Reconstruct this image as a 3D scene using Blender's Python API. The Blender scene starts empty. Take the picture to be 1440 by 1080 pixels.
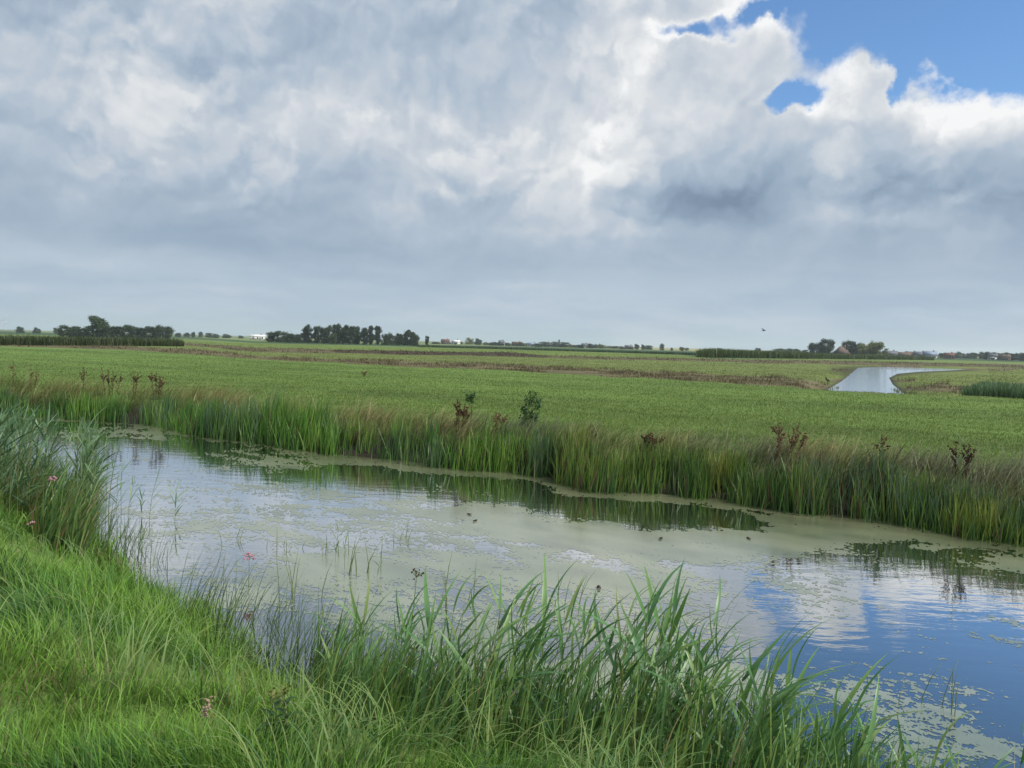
import bpy, bmesh, math, random
import numpy as np
from mathutils import Vector, Matrix, Euler

# ------------------------------------------------------------------ camera
S = bpy.context.scene
COL = S.collection
FPX = 1055.0                      # focal length in photo pixels (1440 wide)
EYE = Vector((0.0, 0.0, 2.2))     # water level is z = 0, the near bank is about 0.6
PITCH, ROLL = math.radians(3.13), math.radians(1.575)
cam_d = bpy.data.cameras.new('camera'); cam = bpy.data.objects.new('camera', cam_d)
COL.objects.link(cam); S.camera = cam
cam_d.sensor_width = 36.0; cam_d.lens = 36.0 * FPX / 1440.0
cam_d.clip_start = 0.05; cam_d.clip_end = 20000.0
CM = Matrix.Rotation(math.pi / 2 - PITCH, 3, 'X') @ Matrix.Rotation(ROLL, 3, 'Z')
cam.matrix_world = Matrix.Translation(EYE) @ CM.to_4x4()

def ray(x, y):
    return (CM @ Vector(((x - 720.0) / FPX, (540.0 - y) / FPX, -1.0))).normalized()
def gp(x, y, z=0.0):
    """photo pixel -> point on the level z"""
    d = ray(x, y); t = (z - EYE.z) / d.z
    return EYE + d * t
def at(x, dist, z):
    """photo column -> point at a horizontal distance and height"""
    d = ray(x, 490.0 + 0.0275 * (x - 720)); k = dist / math.hypot(d.x, d.y)
    return Vector((d.x * k, d.y * k, z))
def azel(x, y):
    d = ray(x, y); return math.atan2(d.x, d.y), math.asin(d.z)

# ------------------------------------------------------------------ sun, sky, exposure
SUN_AZ, SUN_EL = math.radians(122), math.radians(48)
SUN_DIR = Vector((math.sin(SUN_AZ) * math.cos(SUN_EL), math.cos(SUN_AZ) * math.cos(SUN_EL), math.sin(SUN_EL)))
sun_d = bpy.data.lights.new('sun', 'SUN'); sun_d.energy = 5.0; sun_d.angle = math.radians(14)
sun_d.color = (1.0, 0.955, 0.88)
sun = bpy.data.objects.new('sun', sun_d); COL.objects.link(sun)
sun.rotation_euler = SUN_DIR.to_track_quat('Z', 'Y').to_euler(); sun.location = (20, -20, 30)

S.view_settings.view_transform = 'Standard'; S.view_settings.look = 'None'
S.view_settings.exposure = 0.0; S.view_settings.gamma = 1.0; S.view_settings.use_curve_mapping = False
S.render.engine = 'CYCLES'
S.cycles.max_bounces = 6; S.cycles.diffuse_bounces = 3; S.cycles.glossy_bounces = 3
S.cycles.transmission_bounces = 4; S.cycles.transparent_max_bounces = 6; S.cycles.volume_bounces = 1
S.cycles.sample_clamp_indirect = 4.0
S.cycles.use_denoising = True

class E:
    """node arithmetic written as ordinary expressions"""
    def __init__(s, nt, sock): s.nt, s.s = nt, sock
    def _m(s, op, *a, clamp=False):
        n = s.nt.nodes.new('ShaderNodeMath'); n.operation = op; n.use_clamp = clamp
        for i, v in enumerate((s,) + a):
            if isinstance(v, E): s.nt.links.new(v.s, n.inputs[i])
            else: n.inputs[i].default_value = v
        return E(s.nt, n.outputs[0])
    def __add__(s, o): return s._m('ADD', o)
    __radd__ = __add__
    def __mul__(s, o): return s._m('MULTIPLY', o)
    __rmul__ = __mul__
    def __sub__(s, o): return s._m('SUBTRACT', o)
    def __rsub__(s, o): return (s * -1.0) + o
    def __truediv__(s, o): return s._m('DIVIDE', o)
    def f(s, op, *a): return s._m(op, *a)
    def clamp(s): return s._m('ADD', 0.0, clamp=True)
    def sstep(s, a, b, lo=0.0, hi=1.0):
        n = s.nt.nodes.new('ShaderNodeMapRange'); n.interpolation_type = 'SMOOTHSTEP'
        s.nt.links.new(s.s, n.inputs[0])
        for i, v in enumerate((a, b, lo, hi)): n.inputs[i + 1].default_value = v
        return E(s.nt, n.outputs[0])
    def ramp(s, pts, interp='LINEAR'):
        n = s.nt.nodes.new('ShaderNodeValToRGB'); cr = n.color_ramp; cr.interpolation = interp
        while len(cr.elements) < len(pts): cr.elements.new(0.5)
        for e, (p, c) in zip(cr.elements, pts):
            e.position = p; e.color = (*c, 1) if len(c) == 3 else c
        s.nt.links.new(s.s, n.inputs[0]); return E(s.nt, n.outputs[0])
def mixc(nt, f, a, b, mode='MIX'):
    n = nt.nodes.new('ShaderNodeMix'); n.data_type = 'RGBA'; n.blend_type = mode
    for i, v in ((0, f), (6, a), (7, b)):
        if isinstance(v, E): nt.links.new(v.s, n.inputs[i])
        elif i == 0: n.inputs[0].default_value = v
        else: n.inputs[i].default_value = (*v, 1)
    return E(nt, n.outputs[2])
def noise(nt, vec, scale, detail=4.0, rough=0.5, lac=2.0, dist=0.0, col=False):
    n = nt.nodes.new('ShaderNodeTexNoise'); n.noise_dimensions = '3D'
    if vec is not None: nt.links.new(vec.s, n.inputs['Vector'])
    n.inputs['Scale'].default_value = scale; n.inputs['Detail'].default_value = detail
    n.inputs['Roughness'].default_value = rough; n.inputs['Lacunarity'].default_value = lac
    n.inputs['Distortion'].default_value = dist
    return E(nt, n.outputs['Color' if col else 'Fac'])
def sepxyz(nt, v):
    n = nt.nodes.new('ShaderNodeSeparateXYZ'); nt.links.new(v.s, n.inputs[0])
    return [E(nt, o) for o in n.outputs]
def comb(nt, x, y, z):
    n = nt.nodes.new('ShaderNodeCombineXYZ')
    for i, v in enumerate((x, y, z)):
        if isinstance(v, E): nt.links.new(v.s, n.inputs[i])
        else: n.inputs[i].default_value = v
    return E(nt, n.outputs[0])

def build_sky():
    w = bpy.data.worlds.new('World'); S.world = w; w.use_nodes = True
    nt = w.node_tree; nt.nodes.clear()
    out = nt.nodes.new('ShaderNodeOutputWorld'); bg = nt.nodes.new('ShaderNodeBackground')
    nt.links.new(bg.outputs[0], out.inputs[0]); bg.inputs[1].default_value = 0.1
    sk = nt.nodes.new('ShaderNodeTexSky'); sk.sky_type = 'NISHITA'; sk.sun_disc = False
    sk.sun_elevation = SUN_EL; sk.sun_rotation = SUN_AZ
    sk.air_density = 1.0; sk.dust_density = 0.3; sk.ozone_density = 2.5
    tc = nt.nodes.new('ShaderNodeTexCoord'); d = E(nt, tc.outputs['Generated'])
    dx, dy, dz = sepxyz(nt, d)
    az = dx.f('ARCTAN2', dy); el = dz.f('ARCSINE')
    zc = dz.f('MAXIMUM', 0.0)
    g = zc * 0.80 + (zc + 0.03).f('LOGARITHM', math.e) * 0.075      # clouds pack together towards the horizon
    q = comb(nt, dx, dy, g)
    def shifted(a, b, c):
        n = nt.nodes.new('ShaderNodeVectorMath'); n.operation = 'ADD'; nt.links.new(q.s, n.inputs[0])
        n.inputs[1].default_value = (a, b, c); return E(nt, n.outputs[0])
    wv = noise(nt, shifted(3.1, 1.7, 0.4), 5.5, 8.0, 0.60, col=True)
    wx, wy, wz = sepxyz(nt, wv)
    amp = zc.sstep(0.0, 0.25, 0.3, 1.0)
    ax, hy = (wx - 0.5) * amp, (wy - 0.5) * amp
    V1 = comb(nt, az + ax * 0.17, el + hy * 0.13, 0.0)
    V2 = comb(nt, az + ax * 0.15, el + hy * 0.15, 0.0)
    def total(V, lst):
        t = None
        for (x, y, rx, ry, k) in lst:
            a0, e0 = azel(x, y); rx /= FPX; ry /= FPX
            m = nt.nodes.new('ShaderNodeVectorMath'); m.operation = 'MULTIPLY_ADD'; nt.links.new(V.s, m.inputs[0])
            m.inputs[1].default_value = (1 / rx, 1 / ry, 0); m.inputs[2].default_value = (-a0 / rx, -e0 / ry, 0)
            dp = nt.nodes.new('ShaderNodeVectorMath'); dp.operation = 'DOT_PRODUCT'
            nt.links.new(m.outputs[0], dp.inputs[0]); nt.links.new(m.outputs[0], dp.inputs[1])
            p = nt.nodes.new('ShaderNodeMath'); p.operation = 'POWER'; p.inputs[0].default_value = 1 / math.e
            nt.links.new(dp.outputs['Value'], p.inputs[1])
            ma = nt.nodes.new('ShaderNodeMath'); ma.operation = 'MULTIPLY_ADD'; nt.links.new(p.outputs[0], ma.inputs[0])
            ma.inputs[1].default_value = k
            if t is None: ma.inputs[2].default_value = 0.0
            else: nt.links.new(t.s, ma.inputs[2])
            t = E(nt, ma.outputs[0])
        return t
    fine = noise(nt, shifted(0.3, 5.2, 1.1), 8.0, 7.0, 0.60)
    # --- billows: lumps lit from above, seen from the side
    wq = nt.nodes.new('ShaderNodeVectorMath'); wq.operation = 'MULTIPLY_ADD'
    nt.links.new(wv.s, wq.inputs[0]); wq.inputs[1].default_value = (0.16, 0.16, 0.16); nt.links.new(comb(nt, az, g, 0.0).s, wq.inputs[2])
    def lumps(sc, dz, det):
        sh = nt.nodes.new('ShaderNodeVectorMath'); sh.operation = 'ADD'; nt.links.new(wq.outputs[0], sh.inputs[0])
        sh.inputs[1].default_value = (dz * -0.4, dz, 0.0)
        v = nt.nodes.new('ShaderNodeTexVoronoi'); v.voronoi_dimensions = '2D'; v.feature = 'F1'; v.normalize = False
        nt.links.new(sh.outputs[0], v.inputs['Vector']); v.inputs['Scale'].default_value = sc
        v.inputs['Detail'].default_value = det; v.inputs['Roughness'].default_value = 0.5
        return E(nt, v.outputs['Distance'])
    b1, b1u = lumps(7.5, 0.0, 3.0), lumps(7.5, 0.014, 3.0)
    # --- clear sky openings (photo pixels: x, y, rx, ry, depth)
    clear = total(V2, CLEAR)
    clear = clear + ((fine - 0.5) * 1.6 + (b1 - 0.62) * 0.6) * clear.sstep(0.05, 0.5)
    cov = clear.sstep(0.40, 0.78, 1.0, 0.0)
    thin = clear.sstep(0.05, 0.50)
    n1 = noise(nt, shifted(7.7, 2.2, 3.0), 4.2, 7.0, 0.54)
    puff = el.sstep(0.08, 0.24, 0.16, 1.0)
    lit = total(V1, LIGHT)
    # separate heads of cloud: crisp towards the top, melting away below
    body = n1 + (0.62 - b1) * 0.20 + (fine - 0.5) * 0.16
    heads = body.sstep(0.46, 0.55) * 0.12 + body.sstep(0.56, 0.62) * 0.12
    L = lit + (heads - 0.11 + (n1 - 0.5) * 0.26 + (b1u - b1) * 0.40 + (fine - 0.5) * 0.20) * puff + (fine - 0.5) * 0.08
    base = el.ramp([(0.002, (0.60,) * 3), (0.04, (0.55,) * 3), (0.078, (0.45,) * 3), (0.115, (0.39,) * 3), (0.162, (0.42,) * 3), (0.207, (0.49,) * 3), (0.27, (0.55,) * 3), (0.347, (0.52,) * 3), (0.429, (0.50,) * 3), (1.0, (.52,) * 3)], 'B_SPLINE')
    edge = thin * n1.sstep(0.38, 0.62, 0.08, 0.46)
    L = L + base + edge
    L = L + total(V2, RIM) * fine.sstep(0.44, 0.60)      # sunlit cumulus rims
    streak = noise(nt, comb(nt, dx * 2.6, dy * 2.6, el * 17.0 + (wz - 0.5) * 0.8), 1.7, 5.0, 0.55)
    L = L + (streak - 0.5) * 0.12 * el.sstep(0.06, 0.16, 1.0, 0.0)
    cc = L.ramp([(0.0, (.19, .26, .37)), (0.25, (.305, .40, .52)), (0.45, (.43, .515, .62)), (0.62, (.585, .635, .70)), (0.80, (.755, .78, .805)), (1.0, (.94, .945, .95))])
    low = el.sstep(0.02, 0.17, 1.0, 0.0)
    cc = mixc(nt, low * 0.66, cc, mixc(nt, streak.sstep(0.36, 0.66), (.385, .50, .635), (.51, .61, .71)))
    ten = nt.nodes.new('ShaderNodeVectorMath'); ten.operation = 'SCALE'; ten.inputs['Scale'].default_value = 10.0
    nt.links.new(cc.s, ten.inputs[0])
    sky = nt.nodes.new('ShaderNodeVectorMath'); sky.operation = 'MULTIPLY'; sky.inputs[1].default_value = SKYMUL
    nt.links.new(sk.outputs[0], sky.inputs[0])
    # below the horizon: the far haze colour carries on
    res = mixc(nt, cov, E(nt, sky.outputs[0]), E(nt, ten.outputs[0]))
    nt.links.new(res.s, bg.inputs[0])
    w.cycles.sampling_method = 'NONE'

SKYMUL = (1.10, 1.42, 1.66)
CLEAR = [(1350, -8, 112, 62, 1.7), (1440, 45, 80, 52, 1.5), (1118, 137, 34, 17, 1.0),
         (960, 36, 55, 11, .52), (1570, -190, 330, 150, 1.5), (1050, 14, 50, 9, .45), (1258, 118, 16, 16, .5)]
LIGHT = [(525, 185, 75, 50, .26), (395, 165, 90, 55, .18), (50, 120, 110, 60, .18), (690, 200, 120, 110, .12), (860, 130, 140, 110, .18), (600, 60, 300, 70, .06),
         (1060, 110, 150, 80, .20), (1200, 150, 60, 50, .14), (1320, 160, 90, 40, .22), (990, 275, 130, 28, -.32), (1390, 255, 130, 60, -.34),
         (820, 45, 60, 40, -.22), (230, 80, 150, 60, -.10), (860, 325, 180, 18, .08), (560, 370, 420, 30, -.10), (1200, 400, 300, 30, -.04),
         (330, 345, 250, 30, -.06), (616, 262, 16, 11, .26), (1347, 287, 15, 9, .22), (1160, 300, 30, 16, .16), (1225, 318, 40, 9, .14),
         (120, 360, 160, 12, .12), (745, 402, 60, 6, .14), (230, 410, 110, 8, .14), (30, 403, 30, 5, .15)]
RIM = [(1315, 130, 45, 16, .40), (1410, 150, 50, 10, .40), (853, 195, 12, 45, .36), (835, 260, 11, 45, .22), (110, 38, 60, 22, .40), (518, 158, 45, 25, .26), (1200, 120, 50, 40, .20), (30, 45, 50, 18, .25), (1000, 165, 60, 30, .2)]
build_sky()

# ------------------------------------------------------------------ helpers
RNG = np.random.default_rng(7)
random.seed(7)
CMI = np.array(CM.transposed())
def project(P):
    """world points -> photo pixels (for reading the layout off the photograph)"""
    c = (np.asarray(P, float) - np.array(EYE)) @ CMI.T
    d = np.maximum(-c[:, 2], 1e-3)
    return 720 + FPX * c[:, 0] / d, 540 - FPX * c[:, 1] / d, -c[:, 2] > 0.05
def vnoise(x, y, seed=0):
    xi, yi = np.floor(x).astype(np.int64), np.floor(y).astype(np.int64)
    fx, fy = x - xi, y - yi
    fx, fy = fx * fx * (3 - 2 * fx), fy * fy * (3 - 2 * fy)
    def h(a, b):
        n = (a * 374761393 + b * 668265263 + seed * 1442695041) & 0x7fffffff
        n = ((n ^ (n >> 13)) * 1274126177) & 0x7fffffff
        return ((n ^ (n >> 16)) & 0xffff) / 65535.0
    return (h(xi, yi) * (1 - fx) + h(xi + 1, yi) * fx) * (1 - fy) + (h(xi, yi + 1) * (1 - fx) + h(xi + 1, yi + 1) * fx) * fy
def fbm(x, y, oct=4, seed=0, gain=0.5):
    t, a, s = 0.0, 1.0, 0.0
    for k in range(oct):
        t = t + a * vnoise(x * 2 ** k + 17.3 * k, y * 2 ** k - 9.1 * k, seed + k); s += a; a *= gain
    return t / s
def sst(x, a, b):
    t = np.clip((x - a) / (b - a), 0, 1); return t * t * (3 - 2 * t)
def curve(pts):
    xs, ys = zip(*pts); return lambda x: np.interp(x, xs, ys)

def make_mesh(name, V, loops, starts, mat=None, tint=None, smooth=False):
    me = bpy.data.meshes.new(name)
    V = np.ascontiguousarray(V, np.float32); loops = np.ascontiguousarray(loops, np.int32); starts = np.ascontiguousarray(starts, np.int32)
    me.vertices.add(len(V)); me.vertices.foreach_set('co', V.ravel())
    me.loops.add(len(loops)); me.loops.foreach_set('vertex_index', loops)
    me.polygons.add(len(starts)); me.polygons.foreach_set('loop_start', starts)
    if tint is not None:
        at_ = me.color_attributes.new('tint', 'FLOAT_COLOR', 'POINT')
        c = np.ones((len(V), 4), np.float32); c[:, :3] = tint; at_.data.foreach_set('color', c.ravel())
    me.update(calc_edges=True)
    if smooth: me.polygons.foreach_set('use_smooth', np.ones(len(starts), bool))
    if mat: me.materials.append(mat)
    return me
def obj(name, me, parent=None, loc=(0, 0, 0), rot=None, scale=None):
    o = bpy.data.objects.new(name, me); COL.objects.link(o)
    if parent: o.parent = parent
    o.location = loc
    if rot is not None: o.rotation_euler = rot
    if scale is not None: o.scale = scale
    return o
def tag(o, label, cat=None, group=None, kind=None):
    o['label'] = label
    if cat: o['category'] = cat
    if group: o['group'] = group
    if kind: o['kind'] = kind
    return o
def thing(name, label, cat, loc, rz=0.0, group=None, scale=None):
    o = obj(name, None, None, loc, (0, 0, rz), scale); o.empty_display_size = 0.1
    return tag(o, label, cat, group)

# ------------------------------------------------------------------ materials
def material(name):
    m = bpy.data.materials.new(name); m.use_nodes = True; nt = m.node_tree
    return m, nt, nt.nodes['Principled BSDF'], nt.nodes['Material Output']
def attr(nt, name='tint'):
    n = nt.nodes.new('ShaderNodeAttribute'); n.attribute_name = name; return E(nt, n.outputs['Color'])
def leafy(name, colour, trans=0.3, rough=0.5, spec=0.35, ttint=(1.15, 1.2, 0.7)):
    """colour: function(nt) -> E; a leaf that lets some light through"""
    m, nt, p, out = material(name)
    c = colour(nt); nt.links.new(c.s, p.inputs['Base Color'])
    p.inputs['Roughness'].default_value = rough; p.inputs['Specular IOR Level'].default_value = spec
    tr = nt.nodes.new('ShaderNodeBsdfTranslucent')
    nt.links.new(mixc(nt, 1.0, c, ttint, 'MULTIPLY').s, tr.inputs[0])
    mx = nt.nodes.new('ShaderNodeMixShader'); mx.inputs[0].default_value = trans
    nt.links.new(p.outputs[0], mx.inputs[1]); nt.links.new(tr.outputs[0], mx.inputs[2]); nt.links.new(mx.outputs[0], out.inputs[0])
    return m
def objrand(nt):
    n = nt.nodes.new('ShaderNodeObjectInfo'); return E(nt, n.outputs['Random'])
def ramp_leaf(cols, sc=6.0):
    def f(nt):
        tc = nt.nodes.new('ShaderNodeTexCoord')
        n = noise(nt, E(nt, tc.outputs['Object']), sc, 3.0, 0.6)
        return (objrand(nt) * 0.75 + (n - 0.5) * 0.7 + 0.12).ramp([(i / (len(cols) - 1), c) for i, c in enumerate(cols)])
    return f
M_BLADE = leafy('grass_blade', lambda nt: attr(nt), 0.34, 0.55, 0.3)
M_SWORD = leafy('bulrush_blade', lambda nt: attr(nt), 0.25, 0.42, 0.4)
M_REED = leafy('reed_leaf', ramp_leaf([(.065, .165, .065), (.09, .205, .08), (.125, .26, .095), (.155, .295, .10), (.20, .32, .10), (.34, .30, .13)], 3.0), 0.32, 0.40, 0.5)
M_REEDBLUE = leafy('blue_green_reed_leaf', ramp_leaf([(.06, .12, .065), (.09, .17, .09), (.125, .215, .105), (.15, .24, .09)], 3.0), 0.30, 0.42, 0.5)
M_STEM = leafy('reed_stem', ramp_leaf([(.07, .12, .03), (.12, .17, .04), (.18, .18, .06)], 5.0), 0.1, 0.4, 0.45)
M_DOCK = leafy('dock_seed', ramp_leaf([(.05, .026, .02), (.075, .036, .026), (.11, .055, .037)], 20.0), 0.1, 0.8, 0.1, (1, .8, .6))
M_DOCKTAN = leafy('rusty_dock_seed', ramp_leaf([(.09, .05, .032), (.13, .075, .045), (.17, .105, .06)], 20.0), 0.1, 0.8, 0.1, (1, .8, .6))
M_PINK = leafy('pink_petal', ramp_leaf([(.42, .20, .26), (.55, .30, .37)], 30.0), 0.3, 0.6, 0.2, (1, .9, .9))
M_DARKHEAD = leafy('dry_seed', ramp_leaf([(.03, .02, .015), (.06, .04, .025)], 30.0), 0.05, 0.8, 0.1)
M_TREE = leafy('tree_leaf', ramp_leaf([(.022, .040, .020), (.034, .056, .026), (.050, .074, .032)], 0.35), 0.15, 0.6, 0.2)
M_TREELIGHT = leafy('light_tree_leaf', ramp_leaf([(.12, .15, .04), (.16, .185, .055), (.19, .21, .06)], 0.35), 0.2, 0.6, 0.2)
M_TREEMID = leafy('mid_tree_leaf', ramp_leaf([(.035, .062, .028), (.05, .08, .032), (.07, .10, .036)], 0.35), 0.18, 0.6, 0.2)
M_SHRUB = leafy('shrub_leaf', ramp_leaf([(.025, .065, .018), (.045, .10, .025), (.06, .13, .03)], 9.0), 0.25, 0.5, 0.3)
def plain(name, col, rough=0.7, spec=0.3, nscale=None, var=0.25):
    m, nt, p, out = material(name)
    if nscale:
        tc = nt.nodes.new('ShaderNodeTexCoord'); n = noise(nt, E(nt, tc.outputs['Object']), nscale, 4.0, 0.6)
        c = mixc(nt, n.sstep(0.3, 0.7), tuple(v * (1 - var) for v in col), tuple(min(1, v * (1 + var)) for v in col))
        nt.links.new(c.s, p.inputs['Base Color'])
    else: p.inputs['Base Color'].default_value = (*col, 1)
    p.inputs['Roughness'].default_value = rough; p.inputs['Specular IOR Level'].default_value = spec
    return m
M_BARK = plain('bark', (.07, .055, .042), .9, .1, 4.0)

# ------------------------------------------------------------------ the canal, the banks, the fields
EA = np.array((-0.83, 0.558)); EA /= np.linalg.norm(EA)       # along the canal, away to the left
EB = np.array((-EA[1], EA[0])) * -1                            # across it, to the far bank
NEAR_PX = [(-60, 655), (40, 695), (105, 728), (165, 778), (215, 822), (300, 860), (345, 888), (420, 938), (480, 968), (560, 992), (700, 1020), (850, 1055), (1000, 1092), (1200, 1160)]
FAR_PX = [(40, 586), (100, 590), (213, 597), (290, 614), (413, 630), (490, 642), (560, 648), (633, 659), (720, 664), (780, 674), (833, 690), (960, 698), (1040, 707), (1120, 720), (1247, 732), (1360, 754), (1440, 764)]
def ab(P): return P[..., :2] @ EA, P[..., :2] @ EB
def edge(pxs):
    q = np.array([gp(x, y, 0.0)[:2] for x, y in pxs]); a, b = q @ EA, q @ EB
    o = np.argsort(a); a, b = a[o], b[o]
    s0, s1 = (b[1] - b[0]) / (a[1] - a[0]) * 0.3, (b[-1] - b[-2]) / (a[-1] - a[-2]) * 0.3
    a = np.concatenate(([a[0] - 60], a, [a[-1] + 60])); b = np.concatenate(([b[0] - s0 * 60], b, [b[-1] + s1 * 60]))
    return lambda t: np.interp(t, a, b)
NEARB, FARB = edge(NEAR_PX), edge(FAR_PX)
POND_PX = [(1150, 557), (1166, 547), (1184, 536), (1196, 527), (1208, 517), (1250, 516), (1300, 517.4), (1362, 519.6), (1330, 521.5), (1292, 523), (1262, 526), (1252, 531), (1256, 540), (1272, 553), (1285, 562), (1220, 566)]
POND = np.array([gp(x, y, 0.0)[:2] for x, y in POND_PX])
def poly_sd(P, poly):
    """signed distance, negative inside"""
    d = np.full(len(P), 1e9); inside = np.zeros(len(P), bool)
    for i in range(len(poly)):
        p, q = poly[i], poly[(i + 1) % len(poly)]
        e = q - p; w = P - p; t = np.clip((w @ e) / (e @ e), 0, 1)
        d = np.minimum(d, np.hypot(*(w - t[:, None] * e).T))
        c = (p[1] > P[:, 1]) != (q[1] > P[:, 1])
        xx = p[0] + (P[:, 1] - p[1]) * e[0] / (e[1] if abs(e[1]) > 1e-9 else 1e-9)
        inside ^= c & (P[:, 0] < xx)
    return np.where(inside, -d, d)
FIELD_END = curve([(-400, 480), (0, 487), (180, 492), (360, 505), (700, 521), (850, 529), (1000, 538), (1165, 549), (1270, 554), (1440, 562), (1900, 585)])
def height(P):
    P = np.asarray(P, float)[:, :2]; a, b = ab(P)
    tn, tf = NEARB(a) - b, b - FARB(a)
    wob = (fbm(P[:, 0] * 1.1, P[:, 1] * 1.1, 3, 3) - 0.5)
    z = np.where(tn > tf, 0.62 * sst(tn, -0.1, 1.7) + 0.10 * wob * sst(tn, 0.2, 1.0), 0.60 * sst(tf, -0.1, 0.95) + 0.07 * wob * sst(tf, 0.2, 1.0))
    z = z - 0.55 * sst(-np.maximum(tn, tf), -0.12, 0.9) - 0.04
    px, py, ok = project(np.c_[P, np.full(len(P), 0.56)])
    beyond = np.where(ok & (tf > 2), sst(FIELD_END(px) - py, 0.0, 1.2), 0.0)
    z = z - 0.20 * beyond + 0.10 * beyond * (fbm(P[:, 0] * .35, P[:, 1] * .35, 3, 11) - .5)
    z = z - 0.95 * sst(np.hypot(P[:, 0], P[:, 1]), 120, 360)          # the polder lies lower further off
    near2 = (P[:, 1] > 20) & (P[:, 1] < 160) & (P[:, 0] > 0)
    sd = np.full(len(P), 50.0)
    if near2.any(): sd[near2] = poly_sd(P[near2], POND)
    wd = 1.6 + 11 * sst(P[:, 1], 62, 88)                              # the far arm has low, flat shores
    z = np.where(sd < wd, z * sst(sd / wd, -0.1, 1.0) - 0.5 * sst(-sd, -0.1, 1.2), z)
    return z

GREEN, OLIVE, BROWN, DKBROWN, TAN = np.array((.112, .178, .042)), np.array((.130, .163, .048)), np.array((.120, .104, .056)), np.array((.06, .045, .028)), np.array((.16, .145, .065))
Z_ROUGH1 = curve([(-400, 476), (0, 484), (180, 486.5), (300, 493), (360, 501.5), (720, 512), (850, 519), (960, 524), (1100, 531), (1165, 540), (1900, 570)])
Z_OLIVE = curve([(-400, 474), (0, 483), (260, 485), (360, 495), (500, 497.5), (600, 499), (740, 502.5), (800, 504.5), (1000, 509), (1210, 513), (1440, 517), (1900, 530)])
Z_SOIL = curve([(-400, 473), (0, 481.5), (260, 482), (360, 489), (500, 492), (600, 494), (720, 495.5), (760, 500), (1000, 505), (1210, 508), (1440, 513), (1900, 525)])
Z_PALE = curve([(-400, 463), (0, 470), (260, 476), (360, 482.5), (600, 488), (720, 491), (960, 499), (1000, 504), (1310, 505.5), (1440, 509.5), (1900, 522)])
Z_CORN = curve([(-400, 459), (0, 466), (260, 473.5), (360, 480), (600, 485), (720, 487.2), (960, 494), (1310, 502.6), (1440, 506), (1900, 519)])
def ground_tint(P):
    """the colour of what grows there"""
    px, py, ok = project(P)
    n1 = fbm(P[:, 0] * .5, P[:, 1] * .5, 4, 21); n2 = fbm(P[:, 0] * .09, P[:, 1] * .22, 4, 31)
    nn = fbm(px * .012, py * .25, 4, 41)
    ra, rb = ab(P); track = .5 + .5 * np.sin(rb * 2.1 + 3 * fbm(ra * .05, rb * .3, 2, 37)); lane = fbm(ra * .035, rb * .55, 4, 39)      # mowing lines follow the canal
    C = GREEN * (0.66 + 0.30 * n1 + 0.25 * (n2 - .5) + .06 * track + .50 * (lane - .28))[:, None]
    far = ok & (P[:, 1] > 12)
    def put(mask, col, w=None):
        k = np.where(mask & far, 1.0 if w is None else w, 0.0)[:, None]
        C[:] = C * (1 - k) + col * k
    jit = (nn - .5) * 5
    y = py + jit * np.clip((py - 470) / 60, .15, 1)
    put(y < FIELD_END(px), BROWN * (0.6 + 0.8 * n1)[:, None])
    put(y < Z_ROUGH1(px), OLIVE * (0.75 + 0.5 * n1)[:, None])
    put((px > 1165) & (y < FIELD_END(px)), OLIVE * (0.7 + 0.6 * n1)[:, None])
    put((px > 1165) & (y < FIELD_END(px)) & (nn > .57), BROWN * (0.7 + 0.6 * n1)[:, None])
    soil = (y < Z_OLIVE(px))
    put(soil, np.where(((px > 470) & (px < 770))[:, None], DKBROWN, BROWN * .9) * (0.6 + 0.8 * n1)[:, None])
    put(y < Z_SOIL(px), OLIVE * np.array((.95, 1.05, .9)) * (0.8 + 0.4 * nn)[:, None])
    put(py < Z_PALE(px), np.array((.040, .078, .030)) * (0.8 + .4 * nn)[:, None])
    put(py < Z_CORN(px), np.array((.12, .15, .055)) * (0.7 + 0.7 * nn)[:, None])
    put((py < Z_CORN(px) - 1.0) & ((px > 860) & (px < 985) | (px > 1300)), np.array((.27, .25, .11)))
    return C

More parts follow.
